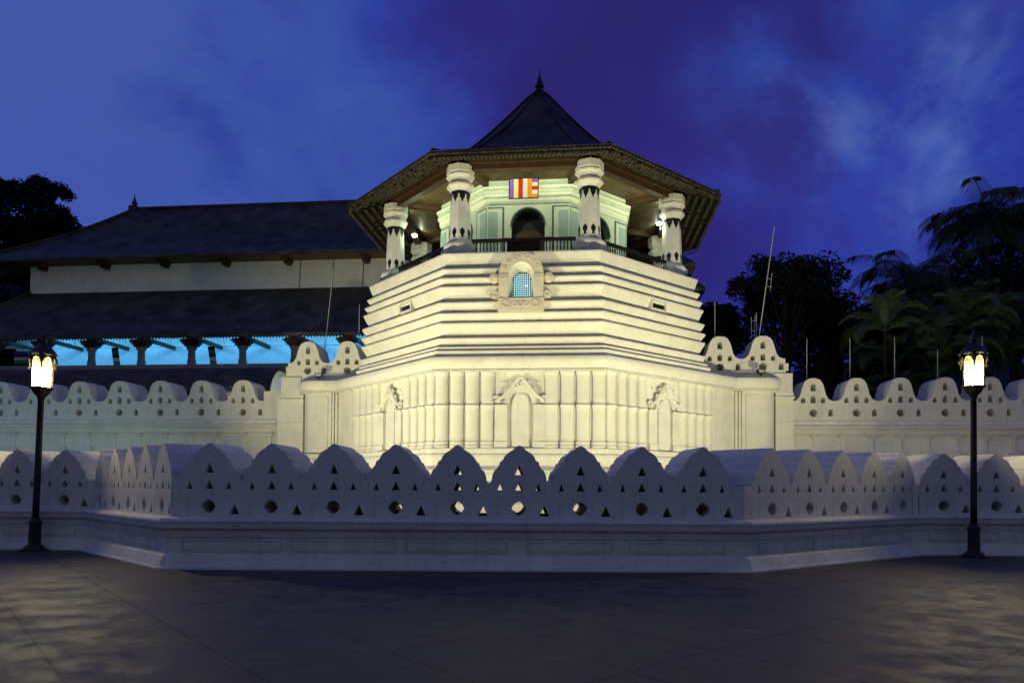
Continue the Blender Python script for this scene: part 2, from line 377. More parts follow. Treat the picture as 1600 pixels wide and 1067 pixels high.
# corner blocks fill the gaps between the runs up to the valleys
def prism(mb, poly, z0, z1):
    n = len(poly); mb.add([(a, b, z0) for a, b in poly]+[(a, b, z1) for a, b in poly], [tuple(range(n))[::-1], tuple(range(n, 2*n))]+[(i, (i+1) % n, (i+1) % n+n, i+n) for i in range(n)])
def corner(P, da, la, db, lb, zt, name='corner_block'):   # concave corners keep the same mitre
    # P corner; da direction back along previous run (length la), db along next run
    mb = MB(); na = Vector((-(-da).y, (-da).x)); nb = Vector((-db.y, db.x))   # inward normals (left of travel)
    a0 = P+da*la; b0 = P+db*lb
    mi = (na+nb); mi = mi/mi.dot(na)
    poly = [a0, P, b0, b0+nb*(TH-.01), P+mi*(TH-.01), a0+na*(TH-.01)]
    prism(mb, [(q.x, q.y) for q in poly], .9, zt)
    mb.build(name, 'wall_white', fw, FO)
corner(MFL, dL, .02, dF, .125, 1.597)
corner(MFR, -dF, (MFR-MFL).length-(.70+8*per+per/2)+.01, dR, .25, 1.597)
corner(MLL, dFL, .1, -dL, .1, 1.594)
corner(MRR, -dR, max(.05, (MRR-MFR).length-(.86+1.24*4.5))+.01, dFR, .14, 1.63)
# plinth swept along the whole wall
path = [(MFAR_L.x, MFAR_L.y), (MLL.x, MLL.y), (MFL.x, MFL.y), (MFR.x, MFR.y), (MRR.x, MRR.y), (MFAR_R.x, MFAR_R.y)]
prof = [(-1.5, .96), (-.001, .945), (.02, .955), (.20, .925), (.23, .90), (.235, .865), (.215, .845), (.19, .74), (.10, .725), (.10, .70), (.13, .69), (.10, .575), (.075, .565),
        (.075, .275), (.10, .262), (.14, .235), (.235, .05), (.30, .03), (.30, -.3), (-1.5, -.3)]
pb = MB(); pb.sweep(path, prof); pb.build('plinth', 'wall_white', fw, FO)
def panels(a, b, lens, z0=.31, z1=.53, o=.077):
    d = (b-a).normalized(); n_ = Vector((d.y, -d.x))
    for s0, s1 in lens:
        mb = MB(); ang = math.atan2(d.y, d.x)
        mb.M = Matrix.Translation((a.x+n_.x*o, a.y+n_.y*o, 0)) @ Matrix.Rotation(ang, 4, 'Z')
        w = .018
        mb.box(s0, s1, -.014, .0, z0, z0+w); mb.box(s0, s1, -.014, 0, z1-w, z1); mb.box(s0, s0+w, -.014, 0, z0+w, z1-w); mb.box(s1-w, s1, -.014, 0, z0+w, z1-w)
        mb.box(s0+.035, s1-.035, -.012, 0, z0+.035, z1-.035)
        mb.build('wall_panel', 'wall_white', fw, FO, bevel=.003)
panels(MFL, MFR, [(.25,2.1),(2.25,4.2),(4.35,6.25),(6.6,8.2),(8.5,10.3)])
panels(MFR, MRR, [(.3,2.1),(2.4,3.6),(3.9,5.6)])
panels(MLL, MFL, [(.3,2.2),(2.5,4.4)])
panels(MFAR_L, MLL, [(5.0,6.9),(7.2,8.9)]); panels(MRR, MFAR_R, [(.3,2.0),(2.3,4.4),(4.7,6.6)])

# ================================================================== TOWER
TO = Vector((0,0,0))
tower = thing('octagonal_tower', LW(0, 0, 0), YAW, 'floodlit cream octagonal tower with banded walls, columned top storey and dark tiled spire', 'tower')
def TB(mb, name, mt, parent=None, bevel=0): return mb.build(name, mt, parent or tower, (0,0,0), bevel)
C22 = cos(R(22.5)); T22 = math.tan(R(22.5))
def ring(mb, prof, faces=range(8)):
    k = len(prof)
    for f in faces:
        vs = []; fs = []
        for e_ in (0, 1):
            a = R(-112.5+45*(f+e_))
            vs += [(ap/C22*cos(a), ap/C22*sin(a), z) for ap, z in prof]
        for i in range(k-1): fs.append((i, i+k, i+k+1, i+1)[::-1])
        mb.add(vs, fs)
def F(k): return Matrix.Rotation(R(45*k), 4, 'Z')      # face k: local x along face, outward = -y
def strip(mb, prof, x0, x1):
    k = len(prof); mb.add([(x0, -ap, z) for ap, z in prof]+[(x1, -ap, z) for ap, z in prof], [(i, i+k, i+k+1, i+1)[::-1] for i in range(k-1)])
# --- lower tier: plan path with long diagonals and rounded bastions
XB = 11.75
def bast(side):
    pts = [(XB-1.0+1.0*sin(R(a)), -2.16+1.0-1.0*cos(R(a))) for a in range(0, 91, 10)]
    return [(side*x, y) for x, y in pts]
lp = [(-XB, 4.0)] + bast(-1)[::-1] + [(-9.55,-2.16), (-3.43,-8.28), (3.43,-8.28), (9.55,-2.16)] + bast(1) + [(XB, 4.0)]
lower = MB()
lower.sweep(lp, [(-3.2,6.66),(.10,6.64),(.15,6.61),(.18,6.54),(.19,6.44),(.17,6.34),(.13,6.24),(.09,6.14),(.08,6.11),(.14,6.09),(.14,6.045),(-.15,6.03),
                 (-.15,3.02),(.10,3.00),(.13,2.96),(.13,2.86),(.08,2.80),(.16,2.74),(.18,2.70),(.18,2.66),(.10,2.62),(.10,2.30),(.14,2.27),(.28,2.18),(.36,2.12),(.36,2.0),(.26,1.95),
                 (.26,1.7),(.40,1.62),(.50,1.5),(.50,1.0),(.8,.8),(.8,-1.4),(-3.2,-1.4)])
TB(lower, 'lower_storey', 'whitewash')
# --- pilasters
def make_pil(w, name='pilaster'):
    mb = MB(); mb.smooth = True
    def col(prof, n=10):
        vs = []; fs = []
        for z, ww, dd in prof:
            for i in range(n+1):
                a = pi*i/n; c_ = cos(a); s_ = sin(a)
                vs.append((-(ww/2)*math.copysign(abs(c_)**.8, c_), -dd*abs(s_)**.7, z))
        k = n+1
        for j in range(len(prof)-1):
            for i in range(n): fs.append((j*k+i, j*k+i+1, (j+1)*k+i+1, (j+1)*k+i))
        mb.add(vs, fs)
    # base, lower shaft, waist, upper shaft, cap
    col([(3.005,w*.98,.26),(3.05,w*.98,.27),(3.12,w*.98,.25),(3.14,w*.86,.19),(3.20,w*.98,.24),(3.24,w*.98,.24),(3.26,w*.82,.20),(3.36,w*.82,.20),
         (4.50,w*.82,.20),(4.58,w*.88,.22),(4.66,w*.97,.27),(4.71,w*.97,.28),(4.73,w*.82,.20),(4.80,w*.82,.20),(5.80,w*.82,.20),(5.90,w*.88,.22),(5.96,w*.97,.27),(6.03,w*.97,.28)])
    return mb
pil0 = None
def put_pil(k, x, ap, w=.59):
    """k face index -1,0,1"""
    global pil0
    if pil0 is None:
        pil0 = make_pil(.59).build('pilaster', 'whitewash', tower); o = pil0
    else: o = pil0.copy(); COL.objects.link(o); o.parent = tower
    v_ = F(k) @ Vector((x, -ap+.15, 0)); o.location = v_; o.rotation_euler = (0, 0, R(45*k)); o.scale = (w/.59, 1, 1)
ctr = {0: .1, -1: 3.43+3.6-6.86-6.86+.0, 1: 0}
# front face x runs -3.43..3.43 ; diagonal faces run from the front corner outwards 8.65 m
for i in range(4):
    put_pil(0, -3.43+.30+.62*i, 8.28, .60); put_pil(0, 3.43-.30-.62*i, 8.28, .60)
for i in range(4):
    for k, sg in ((-1, -1), (1, 1)):
        put_pil(k, sg*(-3.43+.32+.62*i), 8.28, .60)                 # next to the front corner
        put_pil(k, sg*(-3.43+4.85+.62*i), 8.28, .60)                # beyond the niche
def relief_scroll(mb, cx, cz, r_, sg, y, th=.05, turns=1.6):
    pts = []; n = 26
    for i in range(n+1):
        t_ = i/n; a = t_*turns*2*pi; rr = r_*(1-.82*t_)
        pts.append((cx+sg*rr*cos(a), y, cz+rr*sin(a)))
    mb.tube(pts, [th*(1-.5*i/n) for i in range(n+1)], 6)
def make_niche(k, x0):
    mb = MB(); mb.M = F(k) @ Matrix.Translation((x0, -8.13, 0)); hw = .78
    # flanking flat piers, waist and base mouldings continuing across
    out_ = [(-.34, 3.05), (.34, 3.05), (.34, 4.75)] + arc(0, 4.75, .34, .42, 0, 180, 12)[1:-1] + [(-.34, 4.75)]
    mb.plate(out_, -.09, .02); body = TB(mb, 'niche', 'whitewash', bevel=.02)
    for a, b in ((-1.02, -.52), (.52, 1.02)):
        mb = MB(); mb.M = F(k) @ Matrix.Translation((x0, -8.13, 0))
        mb.box(a, b, -.14, .02, 3.27, 4.66); mb.box(a-.01, b+.01, -.19, .02, 4.661, 4.72); mb.box(a-.01, b+.01, -.2, .02, 3.03, 3.269); TB(mb, 'niche_pier', 'whitewash', body, bevel=.01)
    mb = MB(); mb.M = F(k) @ Matrix.Translation((x0, -8.13, 0))
    # makara arch: ogee hood with scrolls and crest
    A = arc(0, 4.78, .46, .50, 0, 180, 16); B = arc(0, 4.78, .62, .72, 0, 180, 16)
    mb.plate(B + A[::-1], -.17, .0)
    for sg in (-1, 1):
        pts = [(sg*.95, -.12, 4.80), (sg*.86, -.13, 4.93), (sg*.66, -.15, 5.05), (sg*.45, -.16, 5.30), (sg*.25, -.17, 5.55), (sg*.10, -.17, 5.72), (0, -.17, 5.80)]
        mb.tube(pts, [.05,.07,.08,.08,.075,.07,.06], 7)
        relief_scroll(mb, sg*.93, 4.92, .17, sg, -.12, .05); relief_scroll(mb, sg*.34, 5.55, .11, sg, -.15, .035); relief_scroll(mb, sg*.55, 5.28, .10, -sg, -.15, .035)
        relief_scroll(mb, sg*.15, 5.62, .10, sg, -.19, .03)
    rn = random.Random(3)
    for i in range(26):
        a = pi*(i+.5)/26; r_ = .58+rn.uniform(-.03, .1); mb.lathe([(.001,-.05),(.035,-.03),(.045,.0),(.03,.035),(.001,.05)], 6, (r_*cos(a), -.17, 4.78+r_*1.12*sin(a)))
    for i in range(10): mb.lathe([(.001,-.06),(.05,-.03),(.055,.0),(.04,.04),(.001,.06)], 6, (rn.uniform(-.16,.16), -.17, rn.uniform(5.45,5.85)))
    for sg in (-1, 1): mb.lathe([(.001,-.05),(.05,-.03),(.06,0),(.04,.03),(.001,.05)], 8, (sg*.72, -.03, 5.62))
    TB(mb, 'carved_arch', 'whitewash', body)
make_niche(0, .05); make_niche(-1, 3.43-3.60); make_niche(1, -3.43+3.60)
# bastion panels and reeded corner mouldings
for sg in (-1, 1):
    mb = MB()
    for x0, x1, d in ((9.60,9.72,.06),(9.76,9.86,.09),(9.90,9.98,.05)):
        mb.box(min(sg*x0, sg*x1), max(sg*x0, sg*x1), -2.01-d-.06, -2.0, 3.05, 5.98)
    TB(mb, 'corner_moulding', 'whitewash', bevel=.02)
    mb = MB(); a, b = sorted((sg*10.12, sg*10.72)); mb.box(a, b, -2.055, -2.0, 3.2, 5.85); TB(mb, 'bastion_panel', 'whitewash', bevel=.012)
    mb = MB(); mb.M = F(sg) if False else Matrix.Identity(4)
    # last stretch of the diagonal: two shallow upright bands
    mb.M = F(sg)
    for u in (7.35, 7.95):
        a, b = sorted((sg*(-3.43+u), sg*(-3.43+u+.42))); mb.box(a, b, -8.18, -8.12, 3.1, 5.95)
    TB(mb, 'wall_band', 'whitewash', bevel=.01)

# --- banded wall
lips = [(10.99,7.68,7.53),(10.33,7.77,7.62),(9.93,7.87,7.72),(9.56,7.92,7.70),(8.91,7.97,7.80),(8.46,8.01,7.83),(8.06,8.00,7.74),(7.45,8.00,7.94),(7.08,8.10,8.06),(6.90,8.22,8.24)]
prof = [(6.9, 11.12)]; segs = []
ends = [l[0] for l in lips[1:]]+[6.62]
for (zt, ao, ai), zb in zip(lips, ends):
    segs.append([(ai-.075, zt+.004), (ao, zt), (ao+.02, zt-.02), (ao+.02, zt-.08), (ai-.03, zb+.03), (ai-.055, zb)])
bw = MB()
allp = [(6.5, 11.0)]
for s_ in segs: allp += s_
ring(bw, allp, faces=range(1, 8))
def split(prof_, x0=-.57, x1=.63):
    k = len(prof_); 
    sL = []; sR = []
    for ap, z in prof_: sL.append((-ap*T22, -ap, z)); sR.append((ap*T22, -ap, z))
    vs = sL+[(x0, -ap, z) for ap, z in prof_]+[(x1, -ap, z) for ap, z in prof_]+sR
    fs = []
    for b0 in (0, 2*k):
        for i in range(k-1): fs.append((b0+i, b0+i+k, b0+i+k+1, b0+i+1)[::-1])
    bw.add(vs, fs)
top_p = [(6.5, 11.0)]+segs[0]; mid = [segs[0][-1]]+segs[1]+segs[2]+segs[3]; bot = [segs[3][-1]]
for s_ in segs[4:]: bot += s_
ring(bw, top_p, faces=[0]); ring(bw, bot, faces=[0]); split(mid)
TB(bw, 'banded_wall', 'whitewash')
# window in the front face
wx = .03
win = MB(); win.M = Matrix.Translation((wx, 0, 0))
outer = [(-.90, 8.98), (.90, 8.98), (.90, 9.95)] + arc(0, 9.95, .90, .88, 0, 180, 24)[1:-1] + [(-.90, 9.95)]
inner = [(-.50, 8.985), (.50, 8.985), (.50, 9.88)] + arc(0, 9.88, .50, .56, 0, 180, 18)[1:-1] + [(-.50, 9.88)]
inner = [(x, max(z, 9.0)) for x, z in inner]
win.plate(outer, -8.16, -7.60, [inner])
window = TB(win, 'window', 'stucco_relief', bevel=.015)
mb = MB(); mb.M = Matrix.Translation((wx, 0, 0)); mb.box(-.92, .92, -8.20, -7.6, 8.46, 8.975)
for sx in (-1, 1):
    relief_scroll(mb, sx*.58, 8.72, .18, sx, -8.21, .035); relief_scroll(mb, sx*.22, 8.72, .12, -sx, -8.21, .03)
relief_scroll(mb, 0, 8.72, .12, 1, -8.22, .03)
TB(mb, 'sill', 'stucco_relief', window, bevel=.012)
for sx in (-1, 1):
    mb = MB(); mb.M = Matrix.Translation((wx+sx*1.08, -7.98, 9.82)) @ Matrix.Rotation(pi/2, 4, 'X')
    mb.lathe([(.19,-.12),(.21,-.06),(.21,.10),(.17,.14),(.09,.14),(.08,.19)], 18); TB(mb, 'rosette', 'stucco_relief', window)
    mb = MB(); mb.M = Matrix.Translation((wx+sx*1.03, -8.02, 9.08))
    mb.lathe([(.14,-.08),(.16,0),(.1,.08)], 8); relief_scroll(mb, 0, .06, .13, sx, -.1, .05); relief_scroll(mb, sx*.1, .0, .1, sx, -.08, .05); TB(mb, 'scroll_bracket', 'stucco_relief', window)
    mb = MB(); mb.M = Matrix.Translation((wx, 0, 0)); x0, x1 = sorted((sx*.56, sx*.86))
    mb.box(x0, x1, -8.175, -8.15, 9.74, 9.96)
    for z_ in (9.76, 9.83, 9.90): mb.box(x0-.01, x1+.01, -8.20, -8.15, z_, z_+.035)
    TB(mb, 'impost', 'stucco_relief', window)
    for a_ in (22, 45, 70):
        mb = MB(); mb.M = Matrix.Translation((wx, 0, 0)); r_ = .70; relief_scroll(mb, sx*r_*cos(R(a_)), 9.95+r_*sin(R(a_)), .09, sx, -8.165, .025); TB(mb, 'carved_scroll', 'stucco_relief', window)
mb = MB(); mb.M = Matrix.Translation((wx, 0, 0)); relief_scroll(mb, 0, 10.66, .10, 1, -8.165, .03); TB(mb, 'carved_scroll', 'stucco_relief', window)
# splayed reveal
mb = MB(); mb.M = Matrix.Translation((wx, 0, 0))
ii = [(-.38, 9.02), (.38, 9.02), (.38, 9.78)] + arc(0, 9.78, .38, .38, 0, 180, 18)[1:-1] + [(-.38, 9.78)]
n_ = len(inner); mb.add([(a, -8.05, b) for a, b in inner]+[(a, -7.64, b) for a, b in ii], [(i, (i+1) % n_, (i+1) % n_+n_, i+n_) for i in range(n_)])
TB(mb, 'reveal', 'whitewash', window)
mb = MB(); mb.M = Matrix.Translation((wx, 0, 0)); mb.plate(ii, -7.52, -7.50); pn = TB(mb, 'pane', 'window_glow', window)
mb = MB(); mb.M = Matrix.Translation((wx, 0, 0))
for i in range(9):
    x_ = -.34+.085*i; zt = 9.78+math.sqrt(max(.38**2-x_**2, 0)); mb.box(x_-.017, x_+.017, -7.66, -7.645, 9.02, zt)
for i in range(13):
    z_ = 9.07+.085*i; hw = .38 if z_ < 9.78 else math.sqrt(max(.38**2-(z_-9.78)**2, .001)); mb.box(-hw, hw, -7.643, -7.63, z_-.017, z_+.017)
TB(mb, 'grille', 'frame_paint', window)
mb = MB(); mb.M = Matrix.Translation((wx+.17, -7.56, 9.62)); mb.lathe([(.001,-.06),(.045,-.03),(.06,0),(.045,.03),(.001,.06)], 10); TB(mb, 'window_bulb', 'window_bulb', window)
# ventilation slots in the diagonal faces
for k, u in ((-1, .55), (1, .15)):
    mb = MB(); mb.M = F(k); mb.mi = 0; mb.box(u-.42, u+.42, -7.925, -7.75, 9.02, 9.10); mb.box(u-.42, u+.42, -7.95, -7.75, 9.37, 9.44); mb.box(u-.50, u-.42, -7.95, -7.75, 9.02, 9.44); mb.box(u+.42, u+.50, -7.95, -7.75, 9.02, 9.44)
    mb.mi = 1; mb.box(u-.42, u+.42, -7.86, -7.75, 9.10, 9.37)  # black box paints the darkness inside the slot
    TB(mb, 'ventilation_slot', ['whitewash', 'black_paint_and_shade'])

# --- upper storey
fl = MB(); ring(fl, [(0.1,11.10),(7.25,11.10),(7.38,11.09),(7.38,10.98),(6.4,10.98)]); TB(fl, 'gallery_floor', 'whitewash')
# columns
def make_column():
    mb = MB(); r8 = R(22.5)
    mb.lathe([(.66,11.10),(.66,11.30),(.74,11.40),(.75,11.52),(.70,11.62),(.60,11.70),(.52,11.78)], 8, rot=r8)
    shaft = TB(mb, 'column', 'pale_paint')
    mb = MB(); mb.lathe([(.50,11.781),(.50,11.84),(.485,11.86),(.40,13.86),(.41,13.90)], 8, rot=r8)
    sh_ = mb
    mb = MB(); mb.lathe([(.42,13.901),(.46,13.96),(.58,14.08),(.60,14.14),(.55,14.24),(.475,14.28),(.475,14.34),(.50,14.42),(.60,14.50),(.62,14.56),(.57,14.62),(.60,14.68),(.60,14.95)], 8, rot=r8)
    TB(mb, 'capital', 'pale_paint', shaft)
    mb = sh_; mb.mi = 1; mb.lathe([(.428,13.74),(.432,13.86),(.428,13.87)], 8, rot=r8)
    for i in range(8):
        a = R(45*i); zt, zb = 13.80, 13.42
        for (zz, kind) in ((0, 't'), (0, 'b')):
            if kind == 't': pts = [(-.115,13.76),(.115,13.76),(.11,13.62),(.05,13.52),(0,13.38),(-.05,13.52),(-.11,13.62)]; zr = [(p_, .40*C22+(13.86-p_[1])*.0425*C22) for p_ in pts]
            else: pts = [(-.06,11.88),(.06,11.88),(.045,11.97),(.10,12.07),(.10,12.18),(.045,12.25),(0,12.31),(-.045,12.25),(-.10,12.18),(-.10,12.07),(-.045,11.97)]; zr = [(p_, .40*C22+(13.86-p_[1])*.0425*C22) for p_ in pts]
            n = len(pts); Mx = Matrix.Rotation(a, 4, 'Z'); vs = []
            for dd in (.012, -.01):
                for p_, r_ in zr: vs.append(Mx @ Vector((p_[0], -(r_+dd), p_[1])))
            mb.add(vs, [tuple(range(n)) if kind == 't' else tuple(range(n))] + [(i_, i_+n, (i_+1) % n+n, (i_+1) % n) for i_ in range(n)])
    TB(mb, 'shaft', ['pale_paint', 'black_paint_and_shade'], shaft)
    return shaft
col0 = make_column(); RC = 7.12
for k in range(8):
    a = R(-112.5+45*k); o = col0 if k == 0 else dup(col0, tower)
    o.location = (RC*cos(a), RC*sin(a), 0); o.rotation_euler = (0, 0, a+pi/2)
# railings
def make_rail():
    hw = RC*sin(R(22.5))-.55; ap = RC*C22+.10
    mb = MB(); mb.box(-hw, hw, -ap-.06, -ap+.06, 11.80, 11.87); mb.box(-hw, hw, -ap-.03, -ap+.03, 11.73, 11.775); mb.box(-hw, hw, -ap-.04, -ap+.04, 11.18, 11.25)
    rl = TB(mb, 'railing', 'dark_wood', bevel=.008)
    mb = MB(); n = int(2*hw/.145)
    for i in range(n+1):
        x_ = -hw+.04+(2*hw-.08)*i/n
        mb.lathe([(.032,11.25),(.032,11.32),(.020,11.36),(.036,11.46),(.020,11.56),(.032,11.66),(.032,11.73)], 6, (x_, -ap, 0), caps=False)
    TB(mb, 'balusters', 'dark_wood', rl)
    return rl
rail0 = make_rail()
for k in range(1, 8):
    o = dup(rail0, tower); o.rotation_euler = (0, 0, R(45*k))
# dark sheet behind the middle balusters, standing in for the dark door opening
mb = MB(); ap = RC*C22+.10
mb.box(-.72, .72, -ap+.045, -ap+.065, 11.2, 11.78)
for i in range(7): mb.box(-.70+.2*i, -.64+.2*i, -ap+.02, -ap+.044, 11.26, 11.72)
TB(mb, 'dark_door_backing', 'dark_wood')
# beams between column heads
bm_ = MB(); ring(bm_, [(6.80,15.26),(6.80,14.80),(6.78,14.78),(6.46,14.78),(6.46,15.26)]); TB(bm_, 'ring_beam', 'beam_wood')
bm_ = MB(); ring(bm_, [(6.95,15.30),(6.95,15.02),(6.80,15.02)]); TB(bm_, 'upper_beam', 'beam_wood')
# ceiling boards, radial joints per face
cb_ = MB()
for k in range(8):
    cb_.M = F(k); n = 13
    for i in range(n):
        a0, a1 = 4.3+(6.46-4.3)*i/n, 4.3+(6.46-4.3)*(i+1)/n-.012
        z_ = 15.25-.004*(i % 2); cb_.add([(-a0*T22,-a0,z_),(a0*T22,-a0,z_),(a1*T22,-a1,z_),(-a1*T22,-a1,z_)], [(0,1,2,3)])
        cb_.add([(-a0*T22,-a0,z_+.03),(a0*T22,-a0,z_+.03),(a1*T22,-a1-.03,z_+.03),(-a1*T22,-a1-.03,z_+.03)], [(0,1,2,3)])
TB(cb_, 'ceiling', 'board_wood')
for k in range(8):
    mb = MB(); mb.M = Matrix.Rotation(R(-112.5+45*k+90), 4, 'Z'); mb.box(-.10, .10, -6.9, -4.7, 14.98, 15.24); TB(mb, 'rafter', 'beam_wood')
# inner room
rm = MB(); AP = 4.5; RS = AP*T22
rp = [(AP,11.1),(AP,14.15),(AP+.06,14.20),(AP+.10,14.30),(AP+.06,14.36),(AP+.06,14.44),(AP+.16,14.50),(AP+.18,14.60),(AP+.12,14.64),(AP+.10,14.78),(AP+.22,14.84),(AP+.24,14.92),(AP+.06,14.96),(AP+.06,15.26)]
ring(rm, rp[1:])
for k in range(8):
    rm.M = F(k); dr = arc(0, 13.22, .76, .78, 0, 180, 20)
    rm.plate([(-RS, 11.1), (-.76, 11.1)] + dr[::-1] + [(.76, 11.1), (RS, 11.1), (RS, 14.15), (-RS, 14.15)], -AP, -AP+.3)
    n = 34
    for i in range(n): x_ = -RS-.05+(2*RS+.1)*(i+.5)/n; rm.box(x_-.025, x_+.025, -AP-.15, -AP-.11, 14.66, 14.76)
rm.M = Matrix.Identity(4)
room = TB(rm, 'inner_room', 'room_paint')
for k in (-2, -1, 0, 1, 2):
    mb = MB(); mb.M = F(k)
    mb.plate([(-.76, 11.1), (.76, 11.1), (.76, 13.22)]+arc(0, 13.22, .76, .78, 0, 180, 20)[1:-1]+[(-.76, 13.22)], -AP+.5, -AP+.55)
    d_ = TB(mb, 'doorway_shade', 'black_paint_and_shade', room)  # flat black sheet stands for the unlit interior
    mb = MB(); mb.M = F(k); mb.plate([(-.70, 11.1), (.70, 11.1), (.70, 12.7)]+arc(0, 12.7, .70, .42, 0, 180, 14)[1:-1]+[(-.70, 12.7)], -AP+.36, -AP+.40); mb.box(-.02, .02, -AP+.34, -AP+.36, 11.1, 13.1)
    TB(mb, 'door', 'beam_wood', room)
    mb = MB(); mb.M = F(k); mb.plate(arc(0, 13.22, .80, .82, -3, 183, 20)+arc(0, 13.22, .73, .75, 183, -3, 20), -AP-.03, -AP+.32); 
    for i in range(9):
        a = R(22+17*i); cxx, czz = .68*cos(a), 13.22+.70*sin(a)
        mb.plate([(cxx-.05, czz+.06), (cxx, czz-.08), (cxx+.05, czz+.06)][::1], -AP+.28, -AP+.31)
    TB(mb, 'door_arch', 'frame_paint', room)
    for sx in (-1, 1):       # corner panels
        a, b = sorted((sx*(RS-.78), sx*(RS-.04)))
        mb = MB(); mb.M = F(k); mb.mi = 0; mb.box(a, b, -AP-.02, -AP, 11.6, 14.08); mb.mi = 1; a2, b2 = a+.08*(1 if sx > 0 else 1), b-.08; mb.box(a2 if sx > 0 else a+.0, b2 if sx < 0 else b, -AP-.04, -AP-.02, 11.6, 14.0)
        w0, w1 = (a+.30, b-.02) if sx > 0 else (a+.02, b-.30)
        mb.mi = 2; mb.box(w0, w1, -AP-.055, -AP-.04, 11.6, 13.85)
        TB(mb, 'corner_panel', ['frame_paint', 'room_paint', 'panel_paint'], room)
    for a_, b_ in ((-RS+.8, -.8), (.8, RS-.8)): mb = MB(); mb.M = F(k); mb.box(a_, b_, -AP-.03, -AP, 12.62, 12.67); TB(mb, 'dado_rail', 'frame_paint', room)

# --- roof
rf = MB()
EA = 8.62
rprof = [(EA-.02,14.62),(EA+.03,14.66),(EA+.03,14.78),(EA-.05,14.84),(7.8,15.08),(7.0,15.40),(6.2,15.80),(5.2,16.45),(4.1,17.45),(3.0,18.48),(2.45,19.06),(1.73,19.88),(1.04,20.72),(.76,21.06),(.5,21.38),(.28,21.60),(.1,21.72)]
ring(rf, rprof); lean = lambda x, y, z: (x+max(0, z-16.4)*.035, y, z); rf.v = [lean(*p_) for p_ in rf.v]; roof = TB(rf, 'roof', 'roof_tile')
mb = MB()     # hip ridges
for k in range(8):
    a = R(-112.5+45*k); pts = [lean((ap+.03)/C22*cos(a), (ap+.03)/C22*sin(a), z+.03) for ap, z in rprof[3:]]; mb.tube(pts, .06, 6)
TB(mb, 'hip_ridge', 'roof_tile', roof)
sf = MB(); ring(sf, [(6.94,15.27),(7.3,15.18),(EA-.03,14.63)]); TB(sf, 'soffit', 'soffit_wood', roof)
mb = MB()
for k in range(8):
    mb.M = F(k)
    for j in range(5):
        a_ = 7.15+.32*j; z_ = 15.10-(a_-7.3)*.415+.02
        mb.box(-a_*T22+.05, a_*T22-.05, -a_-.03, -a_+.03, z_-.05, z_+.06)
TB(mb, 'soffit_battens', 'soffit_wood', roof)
mb = MB(); rn = random.Random(5)
for k in range(8):
    mb.M = F(k)
    for j in range(5):
        a_ = 7.25+.32*j; z_ = 15.05-(a_-7.3)*.415; n = int(2*a_*T22/.17)
        for i in range(n):
            if rn.random() < .10: continue
            x_ = -a_*T22+.1+i*.17; h_ = rn.uniform(.035, .08); mb.box(x_, x_+rn.uniform(.05, .085), -a_-.02-.16, -a_-.04, z_-.10, z_-.10+h_)
TB(mb, 'tile_ends', 'tile_end', roof)
mb = MB(); rn = random.Random(8)
for k in range(8):
    mb.M = F(k); n = 46
    for i in range(n): x_ = -EA*T22+2*EA*T22*(i+.5)/n; mb.lathe([(.07,0),(.075,.05)], 8, (x_, -EA-.03, 14.80)) if False else mb.box(x_-.065, x_+.065, -EA-.06, -EA+.02, 14.645+rn.uniform(-.01,.01), 14.69)
TB(mb, 'eave_tiles', 'eave_tile', roof)
def finial(parent, c, s, org=(0,0,0)):
    mb = MB(); mb.smooth = True
    pr = [(.30,-.1),(.30,.05),(.20,.10),(.12,.16),(.24,.24),(.28,.34),(.22,.44),(.10,.50),(.18,.56),(.17,.62),(.08,.68),(.13,.74),(.12,.80),(.06,.86),(.09,.92),(.05,1.0),(.03,1.2),(.015,1.35)]
    mb.lathe([(a*s, b*s) for a, b in pr], 14, c); return mb.build('finial', 'iron', parent, org)
finial(tower, (.185, 0, 21.76), .86)

# --- parapets over the bastions, merlons as sub-parts
def bell(per_, vz, pk):
    h = per_/2; return [(0,1),(.18,.985),(.34,.90),(.44,.76),(.50,.60),(.55,.42),(.61,.24),(.70,.10),(.82,.025),(1,0)], h
def bell_merlon(per_, vz, pk, z0, thick, circ=True):
    HD = .75
    hp, h = bell(per_, vz, pk); H_ = pk-vz; sx = h/1.0
    hs_ = [(a*sx, vz+b*H_) for a, b in hp]
    mb = MB(); top = [(-a, b) for a, b in hs_[::-1]]+hs_[1:]
    def archh(cx, z_, w, hh): return [(cx-w, z_), (cx+w, z_), (cx+w, z_+hh*.6)]+arc(cx, z_+hh*.6, w, hh*.4, 0, 180, 8)[1:-1]+[(cx-w, z_+hh*.6)]
    zl = vz-.20
    up = [(-h, zl), (h, zl)]+top[::-1]
    holes = [archh(0, vz+.48, .115, .36), archh(0, vz-.09, .115, .34), archh(-.46*sx, vz-.09, .10, .26), archh(.46*sx, vz-.09, .10, .26)]
    mb.plate(up, .012, HD, holes, back=False, skip=(0, 1, len(up)-1))
    mb.plate(up, HD, thick-.004, skip=(0, 1, len(up)-1))
    lo = [(-h, z0), (0, z0), (h, z0), (h, zl), (-h, zl)]
    cz = (z0+zl)/2
    holes = [[(.19*cos(i*pi/7), cz+.19*sin(i*pi/7)) for i in range(14)], archh(h-.19, cz-.16, .11, .34)]
    mb.plate(lo, 0, HD, holes, back=False, skip=(2, 4)); mb.plate(lo, HD, thick, skip=(2, 4))
    return mb
